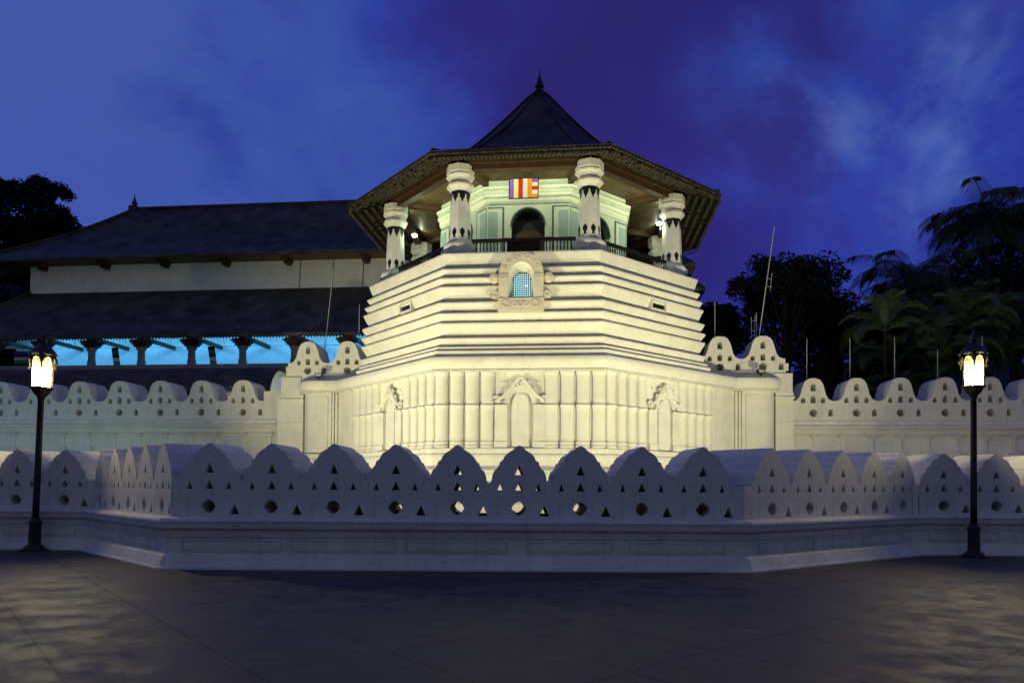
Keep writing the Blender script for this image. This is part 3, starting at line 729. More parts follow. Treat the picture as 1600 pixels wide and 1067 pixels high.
for sg, xs, ends_ in ((-1, (-11.41,-9.34), (-12.55,-8.1)), (1, (9.02, 11.02), (7.9, 12.07))):
    mb = MB(); mb.box(ends_[0], ends_[1], -1.5, .2, 6.655, 7.05)
    a, b = (-12.75, -11.7) if sg < 0 else (11.5, 12.35)
    mb.box(a, b, -1.62, .4, 6.0, 6.9)
    # stub ends
    if sg < 0: mb.box(-12.55, -12.441, -1.49, .1, 7.05, 7.45); mb.box(-8.309, -8.1, -1.49, .1, 7.05, 7.4)
    else: mb.box(12.051, 12.2, -1.49, .1, 7.05, 7.4); mb.box(7.7, 7.989, -1.49, .1, 7.05, 7.4)
    pp = TB(mb, 'bastion_parapet', 'whitewash')
    for i, x_ in enumerate(xs):
        if i == 0: q = bell_merlon(2.06, 7.62, 8.72, 7.05, 1.5).build('merlon', 'whitewash', pp); q.location = (x_, -1.5, 0)
        else:
            c_ = q.copy(); COL.objects.link(c_); c_.parent = pp; c_.location = (x_, -1.5, 0)
# --- lamps and flag up there
def ceiling_lamp(x, y, z, label, power):
    t_ = thing('flood_lamp', LW(x, y, z), YAW, label, 'lamp', 'small lit lamps under the tower eaves')
    mb = MB(); mb.tube([(0,0,.02),(0,0,.12)], [.14,.05], 10); mb.tube([(0,0,.12),(0,.0,14.98-z)], .015, 6); mb.build('housing', 'iron', t_)
    mb = MB(); mb.smooth = True; mb.lathe([(.001,-.11),(.07,-.09),(.11,-.03),(.11,.02),(.05,.05)], 12); mb.build('bulb', 'bulb_cool', t_)
    l = bpy.data.lights.new('lamp_light', 'POINT'); l.energy = power; l.color = (.85, 1, .62); l.shadow_soft_size = .12
    o = bpy.data.objects.new('lamp_light', l); COL.objects.link(o); o.parent = t_; o.location = (0, 0, -.27)
ceiling_lamp(-5.75, -2.3, 13.72, 'small glowing lamp under the left eaves of the tower gallery', 45)
ceiling_lamp(6.0, -2.6, 13.85, 'small glowing lamp under the right eaves of the tower gallery', 45)
GR = (.88, 1, .68)
for k, pw in ((0, 34), (-1, 27), (1, 27), (-2, 14), (2, 14)):
    for u in (-1.5, 1.5):
        v_ = F(k) @ Vector((u, -6.33, 15.08)); t2 = F(k) @ Vector((u*.6, -4.4, 13.6))
        area('gallery_light', LW(v_.x, v_.y, v_.z), LW(t2.x, t2.y, t2.z), pw, GR, .16)
fg = thing('flag', LW(-.10, -5.75, 13.95), YAW, 'small striped banner in violet, yellow, red, white and orange hanging over the tower balcony', 'flag')
fo = Vector((0,0,0))
def fbox(x0, x1, z0, z1, mt, name='stripe'):
    mb = MB(); mb.box(x0, x1, -.006, .006, z0, z1); mb.build(name, mt, fg)
w = 1.24; h = .84; x0 = -w/2; sw = w*.158
for i, c in enumerate(('flag_blue', 'flag_yellow', 'flag_red', 'flag_white', 'flag_orange')): fbox(x0+i*sw, x0+(i+1)*sw, 0, h, c)
for i, c in enumerate(('flag_orange', 'flag_white', 'flag_red', 'flag_yellow', 'flag_blue')): fbox(x0+5*sw, w/2, h*i/5, h*(i+1)/5, c)
mb = MB(); mb.box(-w/2-.03, w/2+.03, -.02, .02, -.03, 0); mb.box(-w/2-.03, w/2+.03, -.02, .02, h, h+.03); mb.box(-w/2-.03, -w/2, -.02, .02, 0, h); mb.box(w/2, w/2+.03, -.02, .02, 0, h)
mb.tube([(-.38,0,h+.03),(-.38,0,1.28)], .008, 5); mb.tube([(.42,0,h+.03),(.42,0,1.28)], .008, 5); mb.build('frame', 'black_paint_and_shade', fg)

# ================================================================== INNER WALLS
def inner_wall(sg, x_in, x_out, period, x_first, z_off, pil_sp, label):
    yc = -1.0; org = Vector(((x_in+x_out)/2, yc, 0))
    t_ = thing('inner_wall', LW(org.x, org.y, 0), YAW, label, 'wall', 'rounded merlon walls either side of the tower')
    a, b = sorted((x_in, x_out)); Z = 4.75+z_off
    mb = MB(); mb.sweep([(a, yc-.2), (b, yc-.2)], [(-1.6,Z+.01),(0,Z),(.03,Z-.02),(.03,Z-.06),(-.02,Z-.09),(-.02,Z-.20),(.10,Z-.25),(.12,Z-.33),(.03,Z-.40),(-.08,Z-.50),(-.08,Z-.62),(.0,Z-.64),(.0,Z-.70),(-.14,Z-.72),(-.14,1.8),(.1,1.7),(.1,1.2),(.4,1.0),(.4,-1.4),(-1.6,-1.4)])
    mb.build('wall_base', 'whitewash', t_, org)
    src = None; x_ = x_first
    while (x_ < b-.2 if sg > 0 else x_ > a+.2):
        if src is None: src = bell_merlon(period, 5.68+z_off, 6.78+z_off, Z+.005, 1.55).build('merlon', 'whitewash', t_); o = src
        else: o = src.copy(); COL.objects.link(o); o.parent = t_
        o.location = Vector((x_, yc-.2+.03, 0))-org; x_ += sg*period
    xe = x_first-sg*period/2; q0, q1 = sorted((xe-sg*.002, sg*(12.96 if sg < 0 else 12.43)))
    if q1-q0 > .02:
        mb = MB(); mb.box(q0, q1, yc-.16, yc+1.2, Z+.004, 5.7+z_off+(.5 if sg < 0 else 0)); mb.build('wall_end', 'whitewash', t_, org)
    # bracket pilasters under the cornice
    x_ = x_in+sg*1.25; src = None
    while (x_ < b-.3 if sg > 0 else x_ > a+.3):
        if src is None:
            mb = MB(); y0 = yc-.2+.14
            mb.box(-.22,.22, y0-.16, y0+.02, Z-.80, Z-.725); mb.box(-.16,.16, y0-.13, y0+.02, Z-.86, Z-.80); mb.box(-.11,.11, y0-.08, y0+.02, Z-1.45, Z-.86)
            mb.box(-.16,.16, y0-.12, y0+.02, Z-1.53, Z-1.45); mb.box(-.28,.28, y0-.20, y0+.02, Z-1.68, Z-1.53); mb.box(-.2,.2, y0-.12, y0+.02, Z-1.8, Z-1.68)
            mb.box(-.11,.11, y0-.08, y0+.02, 1.8, Z-1.8)
            src = mb.build('pilaster', 'whitewash', t_, (0, yc, 0), bevel=.012); o = src
        else: o = src.copy(); COL.objects.link(o); o.parent = t_
        o.location = Vector((x_, yc, 0))-org; x_ += sg*pil_sp
inner_wall(-1, -12.3, -44, 2.265, -15.0, .06, 1.43, 'long inner wall with rounded merlons left of the tower')
inner_wall(1, 12.3, 34, 1.99, 13.43, -.05, 1.26, 'long inner wall with rounded merlons right of the tower')
# junction piers between bastions and inner walls (stay with the tower)
for sg in (-1, 1):
    mb = MB(); a, b = sorted((sg*11.6, sg*(12.95 if sg < 0 else 12.42))); 
    mb.box(a, b, -1.55, .3, -1.4, 6.0); mb.box(a-.04, b+.04, -1.64, .35, 5.7, 5.82); mb.box(a-.02, b+.02, -1.6, .3, 4.55, 4.62)
    TB(mb, 'junction_pier', 'whitewash', bevel=.015)

# ================================================================== LONG TEMPLE BUILDING (left, behind)
BO = Vector((-20, 10, 0))
bl = thing('temple_building', LW(BO.x, BO.y, 0), YAW, 'long white temple hall with two dark tiled roofs and a blue lit verandah', 'building')
def BB(mb, name, mt, parent=None, bevel=0): return mb.build(name, mt, parent or bl, BO, bevel)
XL_, XR_ = -36.45, 6.0
mb = MB(); mb.box(XL_, XR_, 10, 20, 11.6, 17.2); BB(mb, 'upper_wall', 'whitewash')
mb = MB(); mb.box(XL_-1, XR_+1, 10.01, 19.9, 5, 11.58); BB(mb, 'verandah_wall', 'pale_paint')
# curved hip roof: eaves rectangle at z0 to ridge
def hiproof(mb, xl, xr, yf, yb, z0, rxl, rxr, yr, zr, curve=.35, n=10):
    """front, back and end slopes with concave sweep"""
    rings = []
    for i in range(n+1):
        t_ = i/n; s_ = t_; zz = z0+(zr-z0)*((1-curve)*s_+curve*s_*s_)
        L_ = xl+(rxl-xl)*t_; R_ = xr+(rxr-xr)*t_; f_ = yf+(yr-yf)*t_; b_ = yb+(yr-yb)*t_
        rings.append([(L_, f_, zz), (R_, f_, zz), (R_, b_, zz), (L_, b_, zz)])
    for i in range(n):
        vs = rings[i]+rings[i+1]; mb.add(vs, [(0,1,5,4),(1,2,6,5),(2,3,7,6),(3,0,4,7)])
mb = MB(); hiproof(mb, -41.2, XR_+3, 8.6, 21.5, 16.78, -32.0, XR_-2, 15, 22.55, .38)
mb.box(-41.2, XR_+3, 8.55, 8.68, 16.62, 16.80); mb.box(-41.25, -41.1, 8.7, 21.5, 16.62, 16.8)
upr = BB(mb, 'upper_roof', 'long_roof_tile')
mb = MB(); mb.tube([(-32.2,15,22.6),(XR_-2,15,22.6)], .14, 8)
pts = []
for i in range(11):
    t_ = i/10; pts.append((-41.2+9.2*t_, 8.6+6.4*t_, 16.84+5.77*(.62*t_+.38*t_*t_)))
mb.tube(pts, .13, 8); BB(mb, 'roof_ridge', 'long_roof_tile', upr)
mb = MB(); mb.box(-41.1, XR_+2.9, 8.7, 10, 16.64, 16.70); BB(mb, 'eave_soffit', 'beam_wood', upr)
finial(bl, (-32.1, 15, 22.75), .78, BO)
mb = MB(); mb.box(-32.4,-31.8,14.7,15.3,22.4,22.78); BB(mb, 'ridge_block', 'long_roof_tile', upr)
# bracket under eaves
src = None
for i in range(6):
    x_ = (-35.3, -30.6, -26.2, -21.8, -17.4, -12.0)[i]
    mbx = None
    if src is None:
        mb = MB(); mb.box(-.24, .24, 9.1, 10, 16.45, 16.63); mb.box(-.16, .16, 9.4, 10, 16.28, 16.45); src = mb.build('bracket', 'dark_wood', bl, (0, 10, 0)); o = src
    else: o = src.copy(); COL.objects.link(o); o.parent = bl
    o.location = Vector((x_, 10, 0))-BO
# thin drain pipes on the wall
for x_ in (-12.3, -16.7, -14.4):
    mb = MB(); mb.tube([(x_, 9.93, 14.6), (x_+.08, 9.93, 16.6)], .035, 6); BB(mb, 'drainpipe', 'stone_base')
mb = MB(); hiproof(mb, -40.6, XR_+4, 5.4, 24, 10.75, XL_, XR_, 10-.0, 14.8, .0, 1) if False else None
n = 8
for i in range(n):
    a, b = i/n, (i+1)/n
    f_ = lambda t_: (5.4+4.62*t_, 10.72+4.05*((.8)*t_+.2*t_*t_), -41.2+4.8*t_)
    y0, z0, x0_ = f_(a); y1, z1, x1_ = f_(b)
    mb.add([(x0_,y0,z0),(XR_+2,y0,z0),(XR_+2,y1,z1),(x1_,y1,z1)], [(0,1,2,3)])
    mb.add([(x0_,y0,z0),(x1_,y1,z1),(x1_,22,z1),(x0_,24,z0)], [(0,1,2,3)])
mb.box(-41.2, XR_+2, 5.34, 5.46, 10.52, 10.74)
lwr = BB(mb, 'lower_roof', 'long_roof_tile')
mb = MB(); mb.tube([(-41.2+4.8*i/8, 5.4+4.62*i/8, 10.78+4.05*(.8*i/8+.2*(i/8)**2)) for i in range(9)], .12, 8); BB(mb, 'roof_ridge', 'long_roof_tile', lwr)
mb = MB(); mb.add([(-41.1,5.5,10.62),(XR_+1.9,5.5,10.62),(XR_+1.9,6.8,11.56),(-41.1,6.8,11.56),(-41.1,9.98,11.6),(XR_+1.9,9.98,11.6)], [(0,3,2,1),(3,4,5,2)])
for i in range(13): x_ = -39.3+3.4*i; mb.box(x_, x_+.25, 6.66, 9.9, 10.62, 10.85)
BB(mb, 'verandah_ceiling', 'dark_wood', lwr)
# hanging fretwork of the eaves
mb = MB()
for i in range(230):
    x_ = -40.9+i*.2; mb.add([(x_, 5.38, 10.54), (x_+.2, 5.38, 10.54), (x_+.1, 5.38, 10.38), (x_, 5.40, 10.54), (x_+.2, 5.40, 10.54), (x_+.1, 5.40, 10.38)], [(0,2,1),(3,4,5),(0,3,5,2),(1,2,5,4)])
BB(mb, 'eave_fretwork', 'dark_wood', lwr)
mb = MB()
for i in range(109):
    x_ = -40+i*.42; mb.add([(x_, 9.93, 10.95), (x_+.42, 9.93, 10.95), (x_+.21, 9.93, 11.38), (x_, 9.96, 10.95), (x_+.42, 9.96, 10.95), (x_+.21, 9.96, 11.38)], [(0,1,2),(3,5,4),(0,2,5,3),(1,4,5,2)])
mb.box(-40, XR_, 9.93, 9.96, 10.86, 10.95)
BB(mb, 'zigzag_frieze', 'whitewash')
src = None
for i in range(8):
    x_ = -35.9+i*3.40
    if src is None:
        mb = MB(); mb.M = Matrix.Translation((0, 6.5, 0)); mb.lathe([(.28,6.5),(.26,9.3),(.22,9.32),(.22,9.9),(.32,10.0),(.32,10.12)], 8, rot=R(22.5)); src = mb.build('pillar', 'stone_base', bl, (0, 6.5, 0)); o = src
        mb = MB(); mb.M = Matrix.Translation((0, 6.5, 0)); mb.lathe([(.32,10.121),(.50,10.18),(.48,10.26),(.62,10.32),(.60,10.40),(.74,10.45),(.72,10.53),(.3,10.57),(.25,11.2)], 8, rot=R(22.5)); mb.build('pillar_bracket', 'dark_wood', src, (0, 6.5, 0))
    else: o = dup(src, bl)
    o.location = Vector((x_, 6.5, 0))-BO
for i in range(8):
    x_ = -34.2+3.4*i
    area('verandah_light', LW(x_, 7.6, 11.4), LW(x_+.1, 10, 9.4), 84, (.10, .50, 1), .5)
mb = MB(); mb.box(-41, XR_, 4.6, 10, 5.0, 8.7); BB(mb, 'terrace', 'stone_base')
# striped cloths hanging between pillars
def banner(x, z, w_, h_, tilt, label, cols):
    t_ = thing('hanging_banner', LW(x, 7.0, z), YAW, label, 'banner', 'striped cloths hung along the verandah')
    n = len(cols)
    for i, c in enumerate(cols):
        mb = MB(); z0, z1 = h_*i/n, h_*(i+1)/n
        mb.add([(tilt*z0, 0, z0), (tilt*z0+w_, 0.02, z0), (tilt*z1+w_, .02, z1), (tilt*z1, 0, z1), (tilt*z0, .012, z0), (tilt*z0+w_, .032, z0), (tilt*z1+w_, .032, z1), (tilt*z1, .012, z1)],
               [(0,1,2,3),(7,6,5,4),(0,4,5,1),(1,5,6,2),(2,6,7,3),(3,7,4,0)]); mb.build('stripe', c, t_)
    mb = MB(); mb.tube([(tilt*h_+w_/2, .01, h_), (tilt*h_+w_/2, .01, 10.5-z if 10.5-z > h_+.05 else h_+.06)], .012, 5); mb.build('cord', 'iron', t_)
cs = ['flag_red', 'stone_base', 'flag_white', 'iron', 'flag_green', 'iron']
banner(-27.9, 8.9, .45, 1.35, -.16, 'narrow striped cloth hung beside the second clear pillar right of the left lamp', cs)
banner(-21.3, 8.9, .45, 1.35, -.16, 'narrow striped cloth hung in the verandah between the two middle pillars', cs)
banner(-34.9, 8.9, 1.3, 1.2, -.10, 'wide striped cloth hung at the far left behind the lit street lamp', ['flag_yellow', 'iron', 'flag_green', 'flag_white', 'iron', 'flag_blue'])

# barrel roofed tunnel in front of the hall
bt = thing('tunnel_roof', LW(-24, 3, 6), YAW, 'dark barrel vaulted tunnel roof with pale arched end behind the left wall', 'roof')
bo = Vector((-24, 3, 6)); mb = MB()
A_ = [(3+1.95*cos(R(a)), 6.1+2.05*sin(R(a))) for a in range(0, 181, 12)]
n = len(A_); mb.add([(-42, y, z) for y, z in A_]+[(-14.7, y, z) for y, z in A_], [(i, i+n, i+n+1, i+1)[::-1] for i in range(n-1)]); mb.smooth = True
mb.build('vault', 'long_roof_tile', bt, bo)
mb = MB(); B_ = [(3+1.75*cos(R(a)), 6.1+1.85*sin(R(a))) for a in range(0, 181, 12)]
mb.add([(-14.75, y, z) for y, z in B_], [tuple(range(n))]); mb.build('end_wall', 'panel_paint', bt, bo)
mb = MB(); mb.tube([(-14.7, y, z) for y, z in [(3+1.9*cos(R(a)), 6.1+2.0*sin(R(a))) for a in range(0, 181, 12)]], .10, 6); mb.build('rim', 'iron', bt, bo)
mb = MB(); mb.box(-42, -14.8, 1.3, 4.8, -1.4, 6.1); mb.build('tunnel_wall', 'stone_base', bt, bo)

# small roofs stepping out right behind the tower
an = thing('annex_building', LW(5, 6, 0), YAW, 'dark roofed annex whose eave tips show right of the tower', 'building')
ao = Vector((5, 6, 0))
for (xe, z_, h_) in ((8.72, 14.0, 1.1), (9.25, 12.65, 1.1)):
    mb = MB(); mb.add([(2,4,z_),(xe,4,z_),(xe-.9,5.4,z_+h_),(2,5.4,z_+h_),(xe,10,z_),(xe-.9,8.6,z_+h_),(2,8.6,z_+h_),(2,10,z_)], [(0,1,2,3),(1,4,5,2),(3,2,5,6),(4,7,6,5)])
    mb.box(2, xe, 4, 10, z_-.25, z_-.01); mb.build('roof', 'long_roof_tile', an, ao)
mb = MB(); mb.box(2, 8.2, 4.6, 9.6, 0, 12.4); mb.build('wall', 'stone_base', an, ao)
mb = MB(); mb.box(2, 7.9, 4.7, 9.5, 12.4, 13.75); mb.build('upper_wall', 'dark_wood', an, ao)

# ================================================================== STREET LAMPS
def street_lamp(x, y, s, label, lean=0):
    t_ = thing('street_lamp', (x, y, 0), 0, label, 'street lamp', 'lit lantern street lamps on the plaza')
    t_.rotation_euler = (0, lean, 0)
    mb = MB(); mb.lathe([(.30,0),(.30,.03),(.22,.05),(.20,.10),(.15,.12),(.128,.16),(.123,.60),(.14,.62),(.14,.66),(.10,.70),(.08,.74)], 8, rot=R(22.5)); mb.build('base', 'iron', t_, bevel=.004)
    mb = MB(); mb.smooth = True; mb.lathe([(.072,.74),(.070,1.2),(.066,2.6),(.064,3.42*s),(.085,3.44*s),(.075,3.47*s)], 16); mb.build('post', 'iron', t_)
    z0 = 3.46*s
    mb = MB(); mb.lathe([(.075,z0),(.12,z0+.05),(.18,z0+.11),(.23,z0+.20),(.27,z0+.21),(.27,z0+.245),(.23,z0+.25)], 6); ln = mb.build('lantern_cup', 'iron_brown', t_)
    zb = z0+.25; H_ = .72
    for i in range(6):
        a = 2*pi*i/6
        mb = MB(); mb.tube([(.215*cos(a), .215*sin(a), zb), (.235*cos(a), .235*sin(a), zb+H_)], .016, 6)
        am = a+pi/6; c_ = .232; hw = .108
        # arched head of each pane
        Mx = Matrix.Rotation(am+pi/2, 4, 'Z'); mb.M = Mx
        op = arc(0, zb+H_-.16, hw-.02, .12, 0, 180, 8)
        mb.plate([(-hw-.01, zb+H_)]+[(-hw-.01, zb+H_-.16)]+op[::-1]+[(hw+.01, zb+H_-.16), (hw+.01, zb+H_)], -.213, -.197)
        # curled leaf hanging outside the corner
        mb.M = Matrix.Rotation(a, 4, 'Z')
        mb.tube([(.235,0,zb+H_),(.29,0,zb+H_-.04),(.31,0,zb+H_-.14),(.27,0,zb+H_-.24),(.29,0,zb+H_-.32)], [.02,.025,.025,.015,.006], 5)
        mb.build('lantern_rib', 'iron_brown', t_)
        mb = MB(); mb.M = Mx; mb.box(-hw, hw, -.190, -.186, zb, zb+H_-.02); mb.build('lantern_pane', 'lamp_glass', t_)
    mb = MB(); z1 = zb+H_; mb.lathe([(.28,z1),(.30,z1+.03),(.27,z1+.05),(.23,z1+.12),(.16,z1+.20),(.10,z1+.25),(.06,z1+.28),(.08,z1+.33),(.045,z1+.38),(.06,z1+.43),(.02,z1+.48),(.012,z1+.62)], 12); mb.build('lantern_roof', 'iron', t_)
    mb = MB(); mb.smooth = True; mb.lathe([(.02,zb+.02),(.05,zb+.06),(.075,zb+.14),(.075,zb+.32),(.05,zb+.42),(.015,zb+.46)], 12); mb.build('bulb', 'bulb_warm', t_)
street_lamp(-10.83, 16.0, 1.0, 'black iron lantern lamp in front of the wall at the left edge', R(1.6))
street_lamp(10.56, 16.1, 1.058, 'black iron lantern lamp in front of the wall at the right edge', 0)

# small fittings on the bastion cornices
def fitting(x, y, z, label, rz=0):
    t_ = thing('floodlight_fitting', LW(x, y, z), YAW+rz, label, 'floodlight', 'small floodlight fittings on the tower cornice')
    mb = MB(); mb.box(-.05, .05, -.05, .05, 0, .03); mb.box(-.015, .015, -.015, .015, .03, .16); mb.build('bracket', 'iron', t_)
    mb = MB(); mb.M = Matrix.Translation((0, 0, .22)) @ Matrix.Rotation(R(-25), 4, 'X'); mb.box(-.17, .17, -.06, .08, -.10, .10); mb.box(-.19, .19, -.075, -.061, -.12, .12); mb.build('housing', 'iron_brown', t_, bevel=.01)
    mb = MB(); mb.M = Matrix.Translation((0, 0, .22)) @ Matrix.Rotation(R(-25), 4, 'X'); mb.box(-.14, .14, -.082, -.076, -.08, .08); mb.build('glass', 'pole_paint', t_)
fitting(-10.55, -2.18, 6.665, 'small dark floodlight fitting on the left bastion cornice')
fitting(10.75, -2.18, 6.665, 'small dark floodlight fitting on the right bastion cornice', .4)

# ================================================================== RODS AND ANTENNAS
def rod(px_l, y, z0, z1, label, r_=.022, lean=0, name='flagpole', cat='pole'):
    t_ = thing(name, LW(px_l, y, z0), YAW, label, cat, 'thin white poles standing behind the merlons' if name == 'flagpole' else None)
    mb = MB(); mb.tube([(0,0,0),(lean,0,z1-z0)], [r_, r_*.7], 6); mb.build('pole', 'pole_paint', t_)
    mb = MB(); mb.box(-.08,.08,-.08,.08,-.04,.03); mb.build('foot', 'iron', t_); return t_
zb_ = 5.7
rod(-9.3, .2, 7.0, 11.0, 'thin white pole behind the bastion merlons left of the tower', .02)
rod(9.05, .0, 7.0, 10.75, 'thin white pole behind the bastion merlons right of the tower', .022)
for px_, zt, lb in ((13.55, 8.9, 'thin white pole behind the first merlon right of the tower bastion'), (15.6, 8.9, 'thin white pole behind the second merlon right of the tower bastion'), (17.7, 8.9, 'thin white pole behind the third merlon right of the tower bastion'), (19.7, 8.3, 'thin pale pole behind the fourth merlon, just left of the right street lamp'), (21.75, 8.9, 'thin white pole behind the merlon just right of the right street lamp')):
    rod(px_, .2, 5.6, zt, lb)
a1 = rod(11.0, .2, 7.2, 14.55, 'tall slanting radio mast behind the merlons right of the tower', .03, .98, 'antenna', 'antenna')
mb = MB(); mb.tube([(.10,-.08,1.8),(.10,-.08,3.0)], .012, 5); mb.tube([(.0,-.05,1.6),(.04,-.05,2.9)], .01, 5)
for z_ in (1.9, 2.1, 2.6): mb.box(-.14, .12, -.05, -.04, z_, z_+.02)
mb.box(-.15,-.13,-.06,-.04,1.7,2.8); mb.tube([(.76,-.05,4.1),(.86,-.05,5.0)], .012, 5)
for z_ in (4.3, 4.7): mb.box(.58, .84, -.05, -.04, z_, z_+.02)
mb.build('aerial', 'pole_paint', a1)
a2 = rod(-11.3, .2, 7.2, 12.9, 'slim slanting antenna behind the merlons left of the tower', .022, .55, 'antenna', 'antenna')
mb = MB(); mb.tube([(.05,-.03,1.0),(.18,-.03,1.3),(.10,-.03,1.7)], .015, 5); mb.build('aerial', 'pole_paint', a2)

# ================================================================== HILLS AND TREES
def hillmesh(cx, cy, rx, ry, hz, name, seed):
    rn = random.Random(seed); mb = MB(); mb.smooth = True; n, k = 40, 14; vs = []; fs = []
    ph = [rn.uniform(0, 6) for _ in range(4)]
    for j in range(k+1):
        t_ = j/k
        for i in range(n):
            a = 2*pi*i/n; rr = (1-t_)*(1+.10*sin(3*a+ph[0])+.06*sin(7*a+ph[1]))
            vs.append((cx+rx*rr*cos(a), cy+ry*rr*sin(a), -1.3+hz*(1-(1-t_)**2)*(1+.05*sin(5*a+ph[2]+4*t_))))
    for j in range(k):
        for i in range(n): fs.append((j*n+i, j*n+(i+1) % n, (j+1)*n+(i+1) % n, (j+1)*n+i))
    mb.add(vs, fs); struct(mb, name, 'hill_soil')
hillmesh(-75, 95, 42, 30, 34, 'hill', 2)
hillmesh(52, 92, 52, 34, 19, 'hill', 3)
def leafcloud(mb, c, r_, n, size, rn, flat=.75):
    for _ in range(n):
        d = Vector((rn.gauss(0,1), rn.gauss(0,1), rn.gauss(0,1))).normalized()*r_*rn.random()**.4; d.z *= flat
        p = Vector(c)+d; u = Vector((rn.uniform(-1,1), rn.uniform(-1,1), rn.uniform(-.5,.5))).normalized(); w_ = u.cross(Vector((rn.uniform(-1,1), rn.uniform(-1,1), rn.uniform(-1,1)))).normalized()
        s_ = size*rn.uniform(.6, 1.4); mb.add([p-u*s_, p-w_*s_*.45, p+u*s_, p+w_*s_*.45], [(0,1,2,3)])
def tree(x, y, h_, cr, label, n_cl=34, leaves=150, size=.30, seed=1, mt='leaf_dark', z0=-1.4, squash=.7):
    rn = random.Random(seed); t_ = thing('broadleaf_tree', (x, y, z0), rn.uniform(0, 6), label, 'tree', 'dark trees beyond the temple')
    mb = MB(); hc = h_-cr*squash; top = Vector((rn.uniform(-.4,.4), rn.uniform(-.4,.4), hc))
    mb.tube([(0,0,0), (.1,.1,hc*.5), top], [cr*.10, cr*.075, cr*.045], 8); ends = []
    for i in range(n_cl):
        d = Vector((rn.gauss(0,1), rn.gauss(0,1), rn.gauss(.25,.9))).normalized(); rr = cr*rn.uniform(.45, 1.0)
        e_ = Vector((d.x*rr, d.y*rr, hc+d.z*rr*squash)); ends.append(e_)
        if i % 2 == 0: st = Vector((0,0,hc*rn.uniform(.55,1))); mb.tube([st, (st+e_)/2+Vector((0,0,.2)), e_], [cr*.03, cr*.02, cr*.006], 5)
    mb.build('trunk', 'bark', t_)
    mb = MB()
    for e_ in ends: leafcloud(mb, e_, cr*rn.uniform(.2, .36), leaves, size, rn)
    mb.build('crown', mt, t_)
tree(18.3, 47, 18.5, 3.5, 'tall broadleaf tree with domed crown right of the leaning mast', 60, 190, .16, 11)
tree(14.2, 50, 15.8, 3.2, 'dark tree directly behind the right bastion merlons', 44, 190, .18, 12)
tree(21.8, 49, 16.6, 3.2, 'lower spreading tree between the domed tree and the palms', 44, 170, .18, 13)
tree(26.2, 53, 15.6, 4.6, 'dark tree behind the clump of feathery palms', 50, 190, .22, 14)
tree(34.5, 58, 19.5, 5.6, 'dark tree behind the tall palms at the right edge', 60, 190, .24, 15)
tree(30.0, 52, 17.2, 4.4, 'dark round tree between the two coconut palms', 56, 190, .22, 31)
tree(39.5, 55, 21.0, 5.0, 'dark tall tree cut off by the right edge of the picture', 50, 190, .24, 32)
tree(-52.8, 78, 36.6, 2.8, 'lone tree crown poking above the hill at the upper left', 40, 150, .2, 16, z0=-1)
tree(-56, 74, 33.5, 7, 'dense dark tree on the hillside at the left edge', 66, 220, .32, 17, z0=-1)
tree(-47.2, 72, 30.2, 3.8, 'small dark tree low on the hillside beside the long roof', 50, 170, .24, 18, z0=-1)
tree(-41.5, 58, 17.5, 4.5, 'dark tree behind the left end of the temple hall', 40, 170, .26, 19, z0=-1)
def frond(mb, base, az, L_, up, droop, lw, n=22, leaf=.9, rn=random, vee=.3):
    """curved rachis with hanging leaflets"""
    p = Vector(base); pts = [p.copy()]; el = up
    for i in range(n):
        st = L_/n; p = p+Vector((cos(az)*cos(el), sin(az)*cos(el), sin(el)))*st; el -= droop/n*(.5+1.1*i/n); pts.append(p.copy())
    mb.tube(pts, [.035*(1-.85*i/n)+.004 for i in range(n+1)], 4, caps=False)
    side = Vector((-sin(az), cos(az), 0))
    for i in range(2, n):
        t_ = i/n; ll = leaf*sin(pi*min(1, .12+t_*.88))**.6*rn.uniform(.85, 1.1); d = (pts[i+1]-pts[i]).normalized() if i < n else (pts[i]-pts[i-1]).normalized()
        for sg in (-1, 1):
            for q in (0, .5):
                o = pts[i]+(pts[i+1]-pts[i])*q
                e1 = o+side*sg*ll*.5+d*ll*.32+Vector((0,0,vee*ll*.5)); e2 = e1+side*sg*ll*.22+d*ll*.22+Vector((0,0,-ll*(.62-vee*.7)*rn.uniform(.7,1.4)))
                w_ = d*lw; mb.add([o-w_, o+w_, e1+w_*.8, e2, e1-w_*.8], [(0,1,2,3,4)])
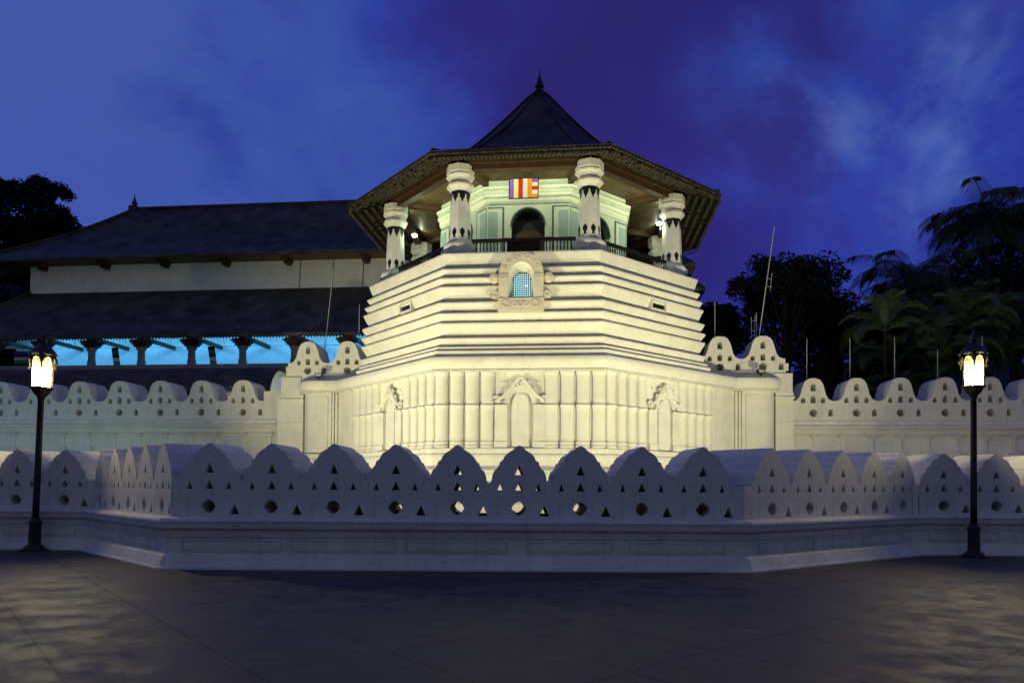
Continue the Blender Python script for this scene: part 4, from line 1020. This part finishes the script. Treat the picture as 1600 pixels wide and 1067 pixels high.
def palm(x, y, h_, L_, nf, label, seed, mt='palm_leaf', leaf=1.0, areca=False, stems=1, group='palms standing at the right edge', lw=.022):
    rn = random.Random(seed); t_ = thing('areca_palm' if areca else 'coconut_palm', (x, y, -1.4), 0, label, 'palm tree', group)
    tr_ = MB(); cr_ = MB(); cr_.smooth = False
    for s_ in range(stems):
        a = rn.uniform(0, 6); rr = 0 if stems == 1 else rn.uniform(.2, 1.6); bx, by = rr*cos(a)*.5, rr*sin(a)*.5; hh = h_*(1 if s_ == 0 else rn.uniform(.62, .97))
        tx, ty = bx+cos(a)*rr*.6+rn.uniform(-.3,.3), by+sin(a)*rr*.6
        r_ = .07 if areca else .17
        tr_.tube([(bx,by,0), (bx*.7+tx*.3, by, hh*.35), (tx*.8, ty*.8, hh*.75), (tx, ty, hh)], [r_*1.3, r_, r_*.85, r_*.7], 8)
        m_ = nf if stems == 1 else max(6, nf//2)
        for i in range(m_):
            az = 2*pi*i/m_*(1.0)+rn.uniform(-.25, .25)+(i % 3)*.3; up = rn.uniform(.25, 1.35) if areca else rn.uniform(-.35, 1.3)
            frond(cr_, (tx, ty, hh), az, L_*rn.uniform(.8, 1.1), up, rn.uniform(1.6, 2.5) if areca else rn.uniform(1.2, 2.0), lw, 20, leaf, rn, .45 if areca else -.05)
    tr_.build('trunk', 'bark', t_); cr_.build('crown', mt, t_)
palm(28.3, 42, 18.8, 4.6, 34, 'tallest coconut palm, its crown rising above the right street lamp', 21, leaf=1.2)
palm(31.4, 44, 18.2, 4.8, 32, 'coconut palm with drooping fronds at the right edge', 22, leaf=1.2)
palm(23.6, 42, 15.2, 4.0, 30, 'shorter coconut palm with raised spear, left of the tallest palm', 23, leaf=1.1)
AG = 'feathery palms clumped behind the right wall'
palm(20.5, 38.5, 11.2, 3.0, 20, 'feathery clumping palm behind the second and third thin poles', 24, 'areca_leaf', .8, True, 5, AG)
palm(23.6, 38, 12.2, 3.2, 20, 'taller feathery clumping palm left of the right lamp', 25, 'areca_leaf', .85, True, 5, AG)
palm(26.6, 39, 12.6, 3.2, 20, 'feathery clumping palm directly behind the right lamp', 26, 'areca_leaf', .85, True, 5, AG)
palm(30.2, 39, 12.0, 3.1, 20, 'feathery clumping palm at the far right edge behind the wall', 27, 'areca_leaf', .85, True, 4, AG)
